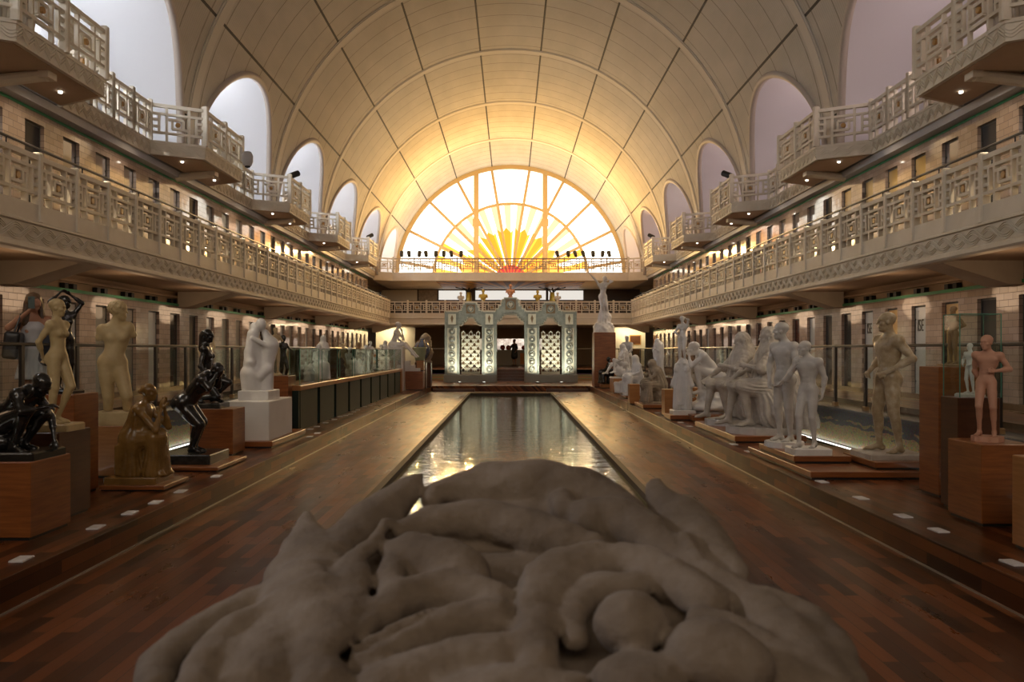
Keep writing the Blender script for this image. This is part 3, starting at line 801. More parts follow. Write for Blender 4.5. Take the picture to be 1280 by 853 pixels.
for s, nm in ((-1,'left'),(1,'right')):
    for i, yc in enumerate(CB[1:6]): balcony(s, yc, nm, i)
    # straight runs between the balconies
    ends = [CB[0]] + CB[1:6]
    for i, a in enumerate(ends[:-1] + [CB[5]]):
        y0 = a + 1.95; y1 = (a + BAY - 1.95) if i < 5 else 52.0
        root = empty('gallery_parapet', (0,0,0)); n = max(1, round((y1-y0)/1.0))
        balustrade_parts(root, [(s*XS, y0+(y1-y0)*k/n, ZU) for k in range(n+1)], .86, .94, .0, .07, posts=(False,False))
        for k in range(1, n):
            o = cache[('post', .94, 0.0, .11)].copy(); COL.objects.link(o); o.parent = root; o.location = (s*XS, y0+(y1-y0)*k/n, ZU); o.rotation_euler = (0,0,R(90))
        b = MB(); b.box(s*(XS), s*(XS+.12), y0, y1, ZUB-.02, ZU+.02); b.box(s*(XS-.02), s*(XS+.12), y0, y1, ZU-.03, ZU+.02); b.build('fascia', 'gallerybeige', root)
        b = MB(); zigzag(b, lambda q, z: (s*(XS-.006), y0+q, z), y1-y0, round((y1-y0)/.3), ZUB+.13, .06); b.build('wave_ornament', 'gallerybeige', root)
        w = ['nearest the camera', 'past the first balcony', 'past the second balcony', 'past the third balcony', 'past the fourth balcony', 'past the fifth balcony', 'reaching the end wall'][i]
        tag(root, 'straight pierced parapet of the %s upper gallery, %s' % (nm, w), 'parapet', 'parapets of the upper gallery')
# end parapet under the great window
YU = 52.6; XE = 7.2
root = empty('end_parapet', (0,0,0), 0, 'grille parapet of thin square bars in front of the stained glass window', 'parapet')
n = 11; M['grille'] = mat('grille_paint', (.34,.25,.15), .5)
balustrade_parts(root, [(-XE+2*XE*i/n, YU, ZU+.02) for i in range(n+1)], .84, .9, .0, .035, name_mat='grille', pw=.06)
for s in (-1,1): balustrade_parts(root, [(s*XE,YU,ZU),(s*XS,YU-.6,ZU)], .86, .94, .0, .07)
b = MB(); P = [(-XS-.1,YU-.65),(-XE,YU),(XE,YU),(XS+.1,YU-.65),(XS+.1,YE),(-XS-.1,YE)]
b.prism(P, 'z', 6.10, ZU-.01); struct(b, 'ceiling_end', 'gallerybeige')
M['reflectsoffit'] = mat('soffit_painted_reflection', (.3,.2,.1), .4); t = NT(M['reflectsoffit'])  # stained glass reflection painted into the soffit colour as gold ray stripes
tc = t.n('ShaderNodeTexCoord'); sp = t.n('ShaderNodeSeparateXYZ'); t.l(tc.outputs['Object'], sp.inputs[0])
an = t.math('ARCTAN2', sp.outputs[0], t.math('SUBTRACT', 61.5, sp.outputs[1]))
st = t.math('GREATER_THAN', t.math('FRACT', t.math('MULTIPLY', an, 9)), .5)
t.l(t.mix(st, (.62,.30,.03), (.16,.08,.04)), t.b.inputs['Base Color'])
b = MB(); b.box(-4.6,4.6,YU+.5,YE,6.08,6.10); struct(b, 'trim_30', 'reflectsoffit')
# ------------------------------------------------------------------ the vault
VR, VZ = 8.1, 6.65; NR, NZ = 3.4, 6.4
NC = [YE - BAY*k - BAY/2 for k in range(9)]          # niche centres
def arch_z(y):
    for c in NC:
        if abs(y-c) < NR: return NZ + math.sqrt(max(NR*NR-(y-c)**2, 0))
    return VZ - .05
ys = set([YN, YE])
for c in NC:
    for i in range(25):
        ys.add(c + NR*math.sin(math.pi*(i/24-.5)))
    ys.add(c-NR-.001); ys.add(c+NR+.001)
for r in RIBS: ys.add(r)
ys = sorted(y for y in ys if YN <= y <= YE)
b = MB(); NA = 44
for y in ys:
    z0 = max(arch_z(y), VZ-.05) if abs(min((abs(y-c) for c in NC)) ) < NR else VZ-.05
    a0 = math.asin(max(-1, min(1, (z0-VZ)/VR)))
    for i in range(NA+1):
        a = a0 + (math.pi-2*a0)*i/NA
        b.v.append((VR*math.cos(a), y, VZ+VR*math.sin(a)))
for j in range(len(ys)-1):
    for i in range(NA): p = j*(NA+1)+i; b.f.append((p, p+1, p+NA+2, p+NA+1))
struct(b, 'ceiling', 'vault', smooth=True)
b = MB()
for y in RIBS[1:]:
    for (w, r0) in ((.26,.020),(.17,.035)):
        vs = []; m_ = 60
        for i in range(m_+1):
            a = math.pi*i/m_
            for yy, rr in ((y-w,VR+.02),(y-w,VR-r0),(y+w,VR-r0),(y+w,VR+.02)): vs.append((rr*math.cos(a), yy, VZ+rr*math.sin(a)))
        fs = [(4*i+k, 4*i+k+1, 4*i+k+5, 4*i+k+4) for i in range(m_) for k in range(3)]
        b.add(vs, fs)
struct(b, 'trim_23', 'rib', smooth=False)
XN = 9.9
for s, nm in ((-1,'left'),(1,'right')):
    b = MB(); m_ = 32
    for c in NC:
        if c < YN: continue
        o = len(b.v)
        for i in range(m_+1):
            y = c + NR*math.sin(math.pi*(i/m_-.5)); z = NZ + NR*math.cos(math.pi*(i/m_-.5))
            z = max(z, NZ); zc = max(-1, min(1, (z-VZ)/VR)); xv = VR*math.sqrt(1-zc*zc)
            b.v += [(s*xv, y, z), (s*XN, y, z)]
        for i in range(m_): b.f.append((o+2*i, o+2*i+1, o+2*i+3, o+2*i+2))
    b.quad((s*XN,YN,6.3),(s*XN,YE,6.3),(s*XN,YE,9.6),(s*XN,YN,9.6))
    struct(b, 'wall_niche_'+nm, 'niche' if s < 0 else 'nicheR', smooth=True)
    b = MB(); b2 = MB()
    for c in NC:
        if c < YN: continue
        pts = []; pts2 = []
        for i in range(m_+1):
            t_ = math.pi*(i/m_-.5); y = c + (NR+.05)*math.sin(t_); z = NZ + (NR+.05)*math.cos(t_)
            zc = max(-1, min(1, (z-VZ)/VR)); pts.append((s*(VR*math.sqrt(1-zc*zc)+.02), y, z))
            pts2.append((s*(XN-.02), c+(NR-.5)*math.sin(t_), NZ+(NR-.5)*math.cos(t_)))
        b.tube(pts, .11, 6); b2.tube(pts2, .03, 5)
    struct(b, 'trim_%d' % (24 if s<0 else 25), 'rim', smooth=True); struct(b2, 'trim_%d' % (26 if s<0 else 27), 'niche', smooth=True)
# ------------------------------------------------------------------ great stained glass window
def build_window(Y, sgn, nm, E):
    root = empty(nm, (0,0,0)); root['kind'] = 'structure'
    c = (0, VZ)
    def P(r, deg, dy=0): return (r*math.sin(R(deg)), Y+sgn*dy, VZ + r*math.cos(R(deg)))
    RO, RI, RZ, RR_ = 7.86, 5.42, 3.6, 1.15
    b = MB(); m_ = 60
    for r_, w_, d_ in ((RO+.1,.13,.2),(RI,.085,.12)):
        vs=[]
        for i in range(m_+1):
            a = -90+180*i/m_
            for rr, dd in ((r_-w_,.0),(r_-w_,d_),(r_+w_,d_),(r_+w_,0)): vs.append(P(rr,a,-dd))
        b.add(vs, [(4*i+k,4*i+k+1,4*i+k+5,4*i+k+4) for i in range(m_) for k in range(3)])
    for a in (-80,-63.5,-45.5,-27.9,-9.6,9.6,27.9,45.5,63.5,80):
        b.tube([P(RR_ if abs(a)<79 else RI,a,-.10), P(RO,a,-.10)], .13, 4)
    for s in (-1,1):
        zt = VZ + math.sqrt(RO**2-2.4**2)
        b.box(s*2.4-.17, s*2.4+.17, Y-sgn*.16, Y-sgn*.0, VZ, zt+.1)
        b.box(s*2.4-.24, s*2.4+.24, Y-sgn*.2, Y-sgn*.0, VZ+4.1-.25, VZ+4.1+.25)
    b.build('mullions', 'winframe', root)
    ys_ = Y + sgn*.02
    def sector(b, r0, r1, a0, a1, r0b=None, r1b=None):
        r0b = r0 if r0b is None else r0b; r1b = r1 if r1b is None else r1b
        q = [P(r0,a0,.02),P(r1,a0,.02),P(r1b,a1,.02),P(r0b,a1,.02)]; b.quad(*(q if sgn>0 else q[::-1]))
    N = 36; st_ = 180/N
    W, Cc, Yl, Yd, Rd, Or = MB(), MB(), MB(), MB(), MB(), MB()
    for i in range(N):
        a0 = -90+st_*i; a1 = a0+st_
        for k in range(3): sector(W, RI, RO, a0+st_*k/3, a0+st_*(k+1)/3)
        z0, z1 = (RZ+.18, RZ-.18) if i % 2 else (RZ-.18, RZ+.18)
        sector(W if i % 2 == 0 else (Yl if abs(a0) > 55 else Cc), z0, RI, a0, a1, z1, RI)
        if i % 2: sector(Yd, RR_, z0, a0, a1, RR_, z1)
        else:
            am = (a0+a1)/2
            sector(Yl, RR_, z0, a0, am, RR_, (z0+z1)/2); sector(W if abs(am) < 62 and i % 4 else Yd, RR_, (z0+z1)/2, am, a1, RR_, z1)
        sector(Rd if i % 3 else Or, .45, RR_, a0, a1); sector(W, 0.01, .45, a0, a1)
    for nm2, mb, mm in (('white_panes',W,'g_white'),('cream_panes',Cc,'g_cream'),('yellow_panes',Yl,'g_yellow'),('gold_panes',Yd,'g_gold'),('red_panes',Rd,'g_red'),('orange_panes',Or,'g_orange')):
        mb.build(nm2, mm if E == 1 else ('n_white' if mm in ('g_white','g_cream') else 'n_gold'), root)
    b = MB(); pts = [P(RO+.02, -90+180*i/48) for i in range(49)]
    # wall around and below the window
    vs = [];
    for i in range(49):
        a = -90+180*i/48; vs += [P(RO+.02,a,.03), P(9.0,a,.03)]
    b.add(vs, [(2*i,2*i+1,2*i+3,2*i+2) for i in range(48)])
    b.build('surround', 'rib', root)
    return root
def pleat(name, c, s):
    m = mat(name, (.02,.02,.02), .3, emis=c, es=s); t = NT(m)
    tc = t.n('ShaderNodeTexCoord'); sp = t.n('ShaderNodeSeparateXYZ'); t.l(tc.outputs['Object'], sp.inputs[0])
    an = t.math('ARCTAN2', sp.outputs[0], t.math('SUBTRACT', sp.outputs[2], VZ))
    w = t.math('FRACT', t.math('MULTIPLY', an, 180/math.pi/1.25)); n = t.noise(t.pos((1,1,1)), 1.5, 3)
    f = t.math('ADD', t.math('MULTIPLY', w, .12), t.math('MULTIPLY', n, .12)); f = t.math('MULTIPLY', t.math('ADD', f, .86), s)
    t.l(f, t.b.inputs['Emission Strength']); return m
M['g_white'] = pleat('stained_glass_white', (1,.95,.82), 2.7)
M['g_cream'] = pleat('stained_glass_cream', (1,.46,.24), 2.2)
M['g_yellow'] = pleat('stained_glass_yellow', (1,.43,.03), 2.1)
M['g_gold'] = pleat('stained_glass_gold', (1,.26,.008), 2.1)
M['g_red'] = pleat('stained_glass_red', (.9,.02,.05), .9)
M['g_orange'] = pleat('stained_glass_orange', (1,.14,.015), 1.6)
M['n_white'] = emit('daylit_glass', (1,.93,.84), 3.8)
M['n_gold'] = emit('daylit_gold_glass', (1,.6,.25), 2.2)
M['winframe'] = mat('window_mullion', (.42,.30,.15), .6)
build_window(YE-.05, 1, 'window_300', 1)
build_window(YN+.05, -1, 'window_301', 2)
# ends: walls
b = MB(); b.box(-10.2,10.2,YN-.2,YN,-.2,VZ); 
n_=40; arc=[(VR*1.03*math.cos(math.pi*i/n_), VZ+VR*1.03*math.sin(math.pi*i/n_)) for i in range(n_+1)]
b.prism(arc, 'y', YN-.25, YN-.05); struct(b, 'wall_near', 'rib')
b = MB(); b.box(-10.2,10.2,YE+.02,YE+.2,5.9,VZ); b.prism([(p[0]*1.1,VZ+(p[1]-VZ)*1.1) for p in arc], 'y', YE+.05, YE+.25); struct(b, 'wall_end', 'rib')
for s, nm in ((-1,'left'),(1,'right')):
    b = MB(); b.box(s*10.1, s*10.3, YN, 66.2, -.2, 6.7); struct(b, 'wall_outer_'+nm, 'soffit')
# ------------------------------------------------------------------ exhibits
def plinth(x0, x1, y0, y1, z0, z1, m, label, name='pedestal', group=None, inset=None):
    # pedestal named by its own world box; a shadow gap at the foot
    cx, cy = (x0+x1)/2, (y0+y1)/2; root = empty(name, (cx,cy,z0), 0, label, 'pedestal' if name == 'pedestal' else 'plinth', group)
    hx, hy = abs(x1-x0)/2, abs(y1-y0)/2; g = min(.03, (z1-z0)*.3)
    MB().box(-hx+.02,hx-.02,-hy+.02,hy-.02,0,g).build('foot', 'black', root)
    MB().bevbox(-hx,hx,-hy,hy,g,z1-z0,.006).build('body', m, root); return root
ZC = ZP
# ===== left side, from the camera outwards
plinth(-4.68,-4.02,7.2,7.86,ZP,.25+.66,'wood','square brown wooden pedestal under the crouching black bronze, nearest left corner')
g = pose(pel=(0,.16,.30), pu=(0,.35,1), pf=(0,-1,.3), ch=(0,-.10,.56), cu=(0,-.75,.65), cf=(0,-.7,-.7), head=(.02,-.36,.74), hf=(0,-.75,-.65), hu=(0,-.6,.8),
   kL=(.17,-.26,.40), aL=(.12,-.04,.06), kR=(-.15,-.30,.46), aR=(-.12,-.10,.06), eL=(.26,-.30,.36), wL=(.18,-.40,.10), eR=(-.24,-.30,.46), wR=(.06,-.40,.50))
S = body(g,'f','short',heavy=1.28,hs=1.12); S.ell((0,.12,.10),(.18,.17,.12),k=.05)
statue('bronze_statue','black bronze of a crouching nude with bowed head on the nearest left wooden pedestal',S,'bronze',(-4.36,7.53,.91),80,.76,.013,(.33,.27,.07),basemat='bronze')
plinth(-4.62,-4.20,8.0,8.6,ZP,1.08,'wooddark','tall dark wooden pedestal under the slender white nude with hidden arms')
g = pose(ch=(.01,.0,1.27), kL=(.10,-.14,.52), aL=(.08,.06,.075), eL=(.20,.14,1.15), wL=(.06,.18,.95), eR=(-.20,.14,1.15), wR=(-.06,.18,.95), hf=(.2,-.8,.3), head=(.02,.0,1.63))
S = body(g,'f','cap'); 
statue('marble_statue','slender cream statue of a nude woman with arms behind her back on dark pedestal',S,'cream',(-4.36,8.27,1.08),82,.68,.014,(.19,.17,.07))
plinth(-5.2,-4.72,9.3,9.85,ZP,1.37,'wood','wooden pedestal behind the slender cream nude by the handrail')
g = pose(eL=(.30,-.05,1.62), wL=(.10,.02,1.78), eR=(-.30,-.05,1.62), wR=(-.10,.02,1.78), hf=(.6,-.7,0))
S = body(g,'f','bun'); statue('bronze_statue','dark bronze of a woman with raised elbows half hidden behind the cream nude',S,'bronze',(-4.95,9.55,1.37),55,.60,.016,(.15,.15,.04))
plinth(-5.32,-4.70,10.75,11.35,ZP,.90,'woodlight','wooden pedestal under the armless cream nude on a stone block')
g = pose(pel=(-.045,0,.95), pu=(.14,0,1), ch=(.0,.0,1.27), cu=(-.10,-.02,1), head=(.03,-.01,1.62), hf=(.95,-.35,-.1), kL=(.12,-.16,.5), aL=(.15,-.02,.07), kR=(-.10,-.02,.5))
S = body(g,'f','curly',arms='stub',heavy=1.14,hs=1.12); S.box((0,0,.0),(.2,.16,.30),sub=True,k=.01)
statue('marble_statue','cream statue of an armless nude woman looking right, cut off at the shins',S,'cream',(-5.05,11.02,.90),26,.97,.013,(.27,.24,.17),lift=-.30*.97)
plinth(-4.67,-3.93,9.74,10.5,ZP,.31,'wood','low square wooden plinth under the seated brown draped woman',name='plinth')
g = pose(**dict(SEAT, pel=(0,.08,.5), kL=(.11,-.26,.53), kR=(-.11,-.26,.53), aL=(.10,-.26,.08), aR=(-.10,-.24,.08), ch=(0,-.04,.80), cu=(0,-.25,1), cf=(0,-1,-.2), head=(0,-.15,1.15), hf=(0,-1,-.18), eL=(.17,-.34,.66), wL=(.05,-.33,.95), eR=(-.17,-.32,.64), wR=(-.03,-.33,.93), hdL=(0,-.1,1), hdR=(0,-.1,1)))
S = body(g,'f','bun',bust=False,heavy=1.12); robe_seated(S,g,.012,.13); S.box((0,.12,.22),(.17,.14,.2),k=.04); S.cone((0,-.02,.86),(0,.08,.5),.15,.18,k=.05,fold=(6,.010,0))
statue('bronze_statue','brown glazed statue of a seated draped woman with hands under her chin',S,'brownglaze',(-4.36,10.1,.31),86,.84,.013,(.30,.27,.08))
plinth(-4.6,-3.85,11.3,12.55,ZP,.31,'wood','low wooden plinth under the stooping black bronze and its black slab',name='plinth')
g = pose(pel=(0,.14,.74), pu=(0,-.55,.75), pf=(0,-.75,-.5), ch=(0,-.10,1.00), cu=(0,-.7,.7), cf=(0,-.7,-.7), head=(0,-.34,1.20), hf=(0,-.6,-.8), hu=(0,-.8,.4),
   kL=(.10,-.08,.44), aL=(.08,.04,.07), kR=(-.08,-.12,.42), aR=(-.08,.0,.07), eL=(.17,-.30,.98), wL=(.06,-.38,1.20), eR=(-.17,-.30,.96), wR=(-.06,-.38,1.18))
S = body(g,'f','short',heavy=1.36); 
statue('bronze_statue','black bronze of a nude woman stooping with both hands at her head',S,'bronze',(-4.40,11.95,.31),86,.93,.013,(.36,.40,.13),basemat='blackstone')
plinth(-4.85,-4.20,13.0,13.6,ZP,.96,'wood','wooden pedestal under the kneeling black nude with long hair')
g = pose(pel=(0,.05,.50), ch=(0,.02,.84), head=(0,0,1.20), kL=(.12,-.34,.36), aL=(.10,-.06,.08), kR=(-.10,-.20,.12), aR=(-.10,.22,.08), eL=(.22,.02,.68), wL=(.16,-.18,.52), eR=(-.24,.06,.66), wR=(-.2,-.08,.46))
S = body(g,'f','long'); statue('bronze_statue','black statue of a kneeling nude woman with long hair in profile',S,'bronze',(-4.68,13.3,.96),92,.86,.015,(.26,.24,.08),basemat='blackstone')
plinth(-5.25,-4.85,14.1,14.5,ZP,1.25,'wooddark','slim pedestal behind the kneeling black nude')
S = body(pose(eL=(.2,-.1,1.2),wL=(.08,-.2,1.05)),'f','bun'); statue('marble_statue','pale plaster nude seen from behind the kneeling black statue',S,'tan',(-5.05,14.3,1.25),40,.52,.018,(.14,.14,.04))
plinth(-4.62,-3.88,14.0,16.3,ZP,.36,'wood','low wooden plinth under the white block of the entwined marble',name='plinth')
pl = empty('stone_block',(-4.37,14.95,.36),0,'large white block under the entwined white marble','pedestal')
MB().bevbox(-.38,.38,-.75,.75,0,.64,.01).build('body','plaster',pl); MB().bevbox(-.26,.26,-.36,.36,.64,.80,.01).build('top_slab','marble',pl)
S = Sculpt()
S.cone((-.14,0,.0),(-.16,0,.30),.19,.20,k=.06); S.cone((.1,0,0),(.14,0,.5),.15,.12,k=.06)
pr = [(-.18,-.06,.36),(-.02,-.12,.26),(.14,-.08,.40),(.17,.02,.60),(.08,.10,.78),(-.08,.08,.86),(-.19,0,.72),(-.17,-.10,.52)]
for i in range(len(pr)): S.cone(pr[i],pr[(i+1)%len(pr)],.085,.085,k=.03)
S.cone((-.20,0,.5),(-.12,0,1.05),.10,.11,k=.05); S.cone((-.12,0,1.05),(-.04,-.02,1.18),.09,.07,k=.04)
S.cone((.16,0,.62),(.20,-.04,.86),.13,.15,k=.05); S.cone((.20,-.04,.86),(.10,-.02,1.08),.12,.07,k=.04)
S.ell((.02,-.03,1.24),(.10,.11,.12),k=.03); S.ell((-.10,.03,1.18),(.08,.09,.10),k=.03); S.cone((-.14,-.10,.98),(.16,-.13,.82),.04,.05,k=.02); S.cone((-.05,.02,.1),(-.05,.02,.9),.13,.08,k=.06)
statue('marble_statue','white marble of entwined rounded figures on a large white block',S,'marble',(-4.36,14.95,1.16),20,.92,.012)
plinth(-4.85,-4.32,16.7,17.3,ZP,1.35,'wood','tall wooden pedestal just before the long glass showcase')
S = body(pose(eL=(.22,-.1,1.25),wL=(.05,-.2,1.4)),'f','bun'); statue('marble_statue','slim tan statue of a standing woman on the pedestal before the showcase',S,'tan',(-4.62,16.9,1.35),40,.52,.018,(.11,.11,.04))
# the long showcase
sc = empty('display_case',(-4.55,25.0,ZP),0,'long glass showcase with a wooden top on dark green panels','display case')
b = MB(); b.bevbox(-.40,.40,-8,8,.80,.90,.01); b.build('counter_top','woodlight',sc)
for k in range(9):
    y0 = -7.85+ k*1.76
    b = MB(); b.box(.26,.36,y0,y0+1.5,0,.80); b.box(-.36,-.26,y0,y0+1.5,0,.80); b.box(.24,.30,y0+1.5,y0+1.56,0,.8); b.build('panel','counter',sc)
MB().box(-.36,.36,-8,-7.93,0,.80).build('end_panel','counter',sc); MB().box(-.40,.40,7.6,8.0,0,.80).build('end_panel','woodlight',sc)
for k in range(8):
    y0 = -7.9+2.0*k
    b = MB(); b.box(.355,.362,y0,y0+1.7,.90,1.62); b.box(-.362,-.355,y0,y0+1.7,.90,1.62); b.box(-.362,.362,y0,y0+.006,.90,1.62); b.box(-.362,.362,y0+1.694,y0+1.7,.90,1.62); b.box(-.362,.362,y0,y0+1.7,1.62,1.627); gl = b.build('glass_box','glass',sc)
    b = MB()
    for xx in (-.36,.36):
        for yy in (y0,y0+1.7): b.box(xx-.006,xx+.006,yy-.006,yy+.006,.9,1.625)
        b.box(xx-.004,xx+.004,y0,y0+1.7,1.62,1.63)
    b.build('glass_edges','glassedge',gl)
ZT = ZP+.90
def small(kind, m, x, y, s, label, yaw=50):
    if kind == 'stand': S = body(pose(eL=(.24,-.12,1.2),wL=(.08,-.2,1.3),kL=(.1,-.12,.5)),'f','bun'); s *= .57; hh=.02
    elif kind == 'robe':
        S = body(pose(eL=(.2,-.14,1.15),wL=(.02,-.22,1.2),eR=(-.2,-.14,1.15),wR=(-.02,-.22,1.15)),'f','hood',legs=False,bust=False); robe_standing(S,(0,0,1.05),(0,0,.05),.16,.26); S.cone((0,0,1.3),(0,0,1.0),.19,.19,k=.05,fold=(6,.01,0)); s *= .57; hh=.022
    elif kind == 'seat': S = body(pose(**SEAT),'f','bun',heavy=1.1); robe_seated(S,pose(**SEAT)); S.box((0,.15,.22),(.18,.16,.2)); s *= .77; hh=.02
    elif kind == 'bust': S = body(STAND,'m','curly',arms='stub',legs=False); S.box((0,0,.6),(.4,.4,.52),sub=True,k=.01); S.cone((0,0,.95),(0,0,1.2),.07,.1,k=.03); S.box((0,0,.95),(.1,.1,.04)); s*=1.15; hh=.018
    elif kind == 'arch':
        S = Sculpt(); S.cone((-.14,0,.0),(-.15,0,.5),.09,.09,k=.03); S.cone((-.15,0,.5),(.0,0,.74),.09,.09); S.cone((0,0,.74),(.12,0,.55),.08,.05); S.cone((0.1,0,0),(.1,0,.4),.10,.06); hh=.015
    elif kind == 'mass':
        S = Sculpt(); S.ell((0,0,.28),(.26,.2,.28),bump=(.03,18)); S.ell((.06,-.05,.6),(.14,.12,.16),k=.06,bump=(.02,22)); S.cone((-.1,0,.4),(-.18,0,.75),.09,.05,k=.05); S.cone((0,0,0),(0,0,.1),.25,.24); hh=.016
    elif kind == 'torso': S = body(STAND,'f','bun',arms='stub'); S.box((0,0,.2),(.4,.4,.42),sub=True,k=.01); s*=.9; hh=.018
    r = statue('statuette', label, S, m, (x,y,ZT), yaw, s, hh, (.13*min(1,s*1.5),.12*min(1,s*1.5),.04), group=None, lift={'bust':-1.0*1.15*s/1.15+.12,'torso':-.6*s}.get(kind,0)); r['category']='statuette'; return r
VX_ = -4.55
small('stand','bronze',-4.68,17.7,.98,'tall black statuette at the near end of the glass showcase',60)
small('mass','plaster',-4.50,19.2,.50,'small pale rough group behind the tall black statuette in the showcase')
small('seat','marble',-4.45,20.0,.80,'white seated draped statuette beside a taller cream one in the showcase',40)
small('robe','plaster',-4.55,20.9,1.02,'tall cream hooded statuette rising above the showcase glass',30)
small('arch','bronze',-4.48,21.6,.62,'black arch-shaped abstract statuette in the showcase',0)
small('mass','bronze',-4.5,22.6,.62,'lumpy dark bronze group next to the black arch in the showcase')
small('stand','tan',-4.55,23.3,.85,'slim tan standing statuette in the middle of the showcase')
small('seat','plaster',-4.5,24.0,.74,'pale seated statuette beside the slim tan one in the showcase')
small('mass','marble',-4.42,24.9,.55,'low white rounded group in the middle of the showcase')
small('robe','brownbronze',-4.55,25.8,.90,'tall brown bronze robed statuette in the showcase')
small('torso','plaster',-4.5,26.8,.80,'pale armless torso in the showcase')
small('stand','marble',-4.5,27.6,.95,'white standing statuette with raised arm in the showcase')
small('bust','bronze',-4.5,28.9,.40,'small black bust in the far half of the showcase')
small('seat','marble2',-4.5,30.0,.85,'grey seated statuette in the far half of the showcase')
small('robe','marble2',-4.55,31.3,1.0,'grey robed statuette near the far end of the showcase')
small('bust','marble',-4.5,32.2,.50,'white bust at the far end of the showcase')
# white column with a seated figure, tub and urn
r = empty('stepped_block',(-4.62,34.2,ZP),0,'tall white column with two small steps at its foot beside the showcase end','pedestal')
MB().bevbox(-.38,.38,-.4,.4,0,1.74,.01).build('column','marble',r)
plinth(-4.20,-3.50,34.3,35.1,ZP,.25+.76,'wood','wooden pedestal under the white steps and green tub')
r2 = empty('stair_block',(-3.98,34.65,.25+.76),0,'small white two-step block on the wooden pedestal by the tub','block')
MB().prism([(-.25,0),(.35,0),(.35,.12),(.15,.12),(.15,.25),(-.05,.25),(-.05,.42),(-.25,.42)],'y',-.3,-.02).build('body','marble',r2)
g = pose(**dict(SEAT, kL=(.09,-.38,.50), kR=(-.09,-.38,.50), aL=(.08,-.70,.18), aR=(-.08,-.68,.16), ch=(0,-.04,.82), cu=(0,-.3,1), head=(0,-.14,1.16), hf=(0,-.9,-.4), eL=(.18,-.26,.66), wL=(.04,-.24,.94), eR=(-.2,-.2,.66), wR=(-.1,-.3,.56), fL=(0,-.8,-.5), fR=(0,-.8,-.5)))
S = body(g,'f','short'); statue('marble_statue','white nude seated on the tall white column, chin on hand, legs hanging',S,'marble',(-4.60,34.2,1.99),80,1.12,.018,lift=(-.40*1.12,))
plinth(-3.78,-3.50,34.6,35.1,.25+.76,.25+1.18,'woodlight','small wooden block carrying the pale green tub',name='plinth')
r = empty('ceramic_tub',(-3.68,34.9,1.43),0,'pale green ceramic tub on a wooden block','tub')
M['celadon']=mat('celadon_glaze',(.38,.44,.28),.25); M['blueglaze']=mottled('blue_glaze',(.03,.05,.12),(.12,.14,.20),7,.15,0,c3=(.25,.22,.16))
MB().lathe([(.001,0),(.17,0),(.20,.06),(.25,.46),(.30,.50),(.29,.54),(.25,.52),(.18,.1),(.001,.08)],n=24).build('bowl','celadon',r,True)
r = empty('globe_vase',(-3.68,35.75,1.35),0,'round dark blue glazed vase behind the pale green tub','vase')
MB().lathe([(.001,0),(.14,0),(.16,.05),(.12,.10),(.24,.22),(.32,.42),(.33,.58),(.27,.78),(.14,.90),(.10,.94),(.12,.98),(.001,.98)],n=24).build('body','blueglaze',r,True)
for i in range(6):
    a = i*math.pi/3; rr=MB().tube([(.13*math.cos(a),.13*math.sin(a),.10),(.36*math.cos(a),.36*math.sin(a),.42),(.36*math.cos(a),.36*math.sin(a),.6),(.15*math.cos(a),.15*math.sin(a),.92)],.025,6); rr.build('rib_band','brownbronze',r,True)
plinth(-3.95,-3.50,35.45,36.0,ZP,1.35,'wooddark','dark wooden pedestal under the round blue vase')
plinth(-3.95,-3.42,36.9,37.5,ZP,1.30,'wooddark','tall dark wooden pedestal under the carved brown urn near the portal')
r = empty('carved_urn',(-3.68,37.2,1.30),0,'brown carved stone urn with lid near the portal','urn')
MB().lathe([(.001,0),(.28,0),(.30,.06),(.22,.12),(.30,.30),(.33,.45),(.30,.62),(.24,.66),(.27,.72),(.27,.95),(.20,1.02),(.24,1.08),(.16,1.2),(.06,1.28),(.001,1.3)],n=20).build('body','brownstone',r,True)
for i in range(6):
    a = i*math.pi/3+.3; MB().lathe([(.001,-.06),(.05,-.05),(.07,0),(.05,.05),(.001,.06)],(.30*math.cos(a),.30*math.sin(a),.45),8).build('relief','brownstone',r,True)
# ===== right side
plinth(4.08,4.7,6.3,7.0,ZP,1.0,'woodlight','light wooden pedestal cut by the right edge of the view')
plinth(4.26,4.75,7.78,8.38,ZP,.995,'wood','wooden pedestal under the pink terracotta boy')
g = pose(**dict(pel=(-.02,0,.95), ch=(0,.0,1.27), cu=(.03,-.03,1), head=(-.01,-.05,1.61), hf=(-.25,-.85,-.42), eL=(.33,.04,1.16), wL=(.14,-.10,1.13), hdL=(-1,-.1,-.05), eR=(-.22,.10,1.12), wR=(-.12,.14,.92), kL=(.10,-.08,.5), kR=(-.10,-.16,.52), aR=(-.12,-.02,.075), fist=True))
S = body(g,'m','short',heavy=.94,hs=1.14)
statue('terracotta_statue','pink terracotta statue of a nude boy looking down with a bent arm',S,'terracotta',(4.48,8.08,.995),-40,.545,.012,(.14,.125,.05),baseshape='oval')
plinth(4.43,4.85,8.52,8.86,ZP,1.38,'wooddark','dark wooden pedestal under the glass box with the white figure')
gb = empty('glass_case',(4.66,8.69,1.38),0,'clear glass box over the small white man on a dark pedestal','display case')
b = MB(); x_=.205; y_=.16
b.box(-x_,x_,-y_,-y_+.006,0,.83); b.box(-x_,x_,y_-.006,y_,0,.83); b.box(-x_,-x_+.006,-y_,y_,0,.83); b.box(x_-.006,x_,-y_,y_,0,.83); b.box(-x_,x_,-y_,y_,.824,.83); gp = b.build('panes','glass',gb)
b = MB()
for xx in (-x_,x_):
    for yy in (-y_,y_): b.box(xx-.004,xx+.004,yy-.004,yy+.004,0,.83)
    b.box(xx-.003,xx+.003,-y_,y_,.826,.834)
for yy in (-y_,y_): b.box(-x_,x_,yy-.003,yy+.003,.826,.834)
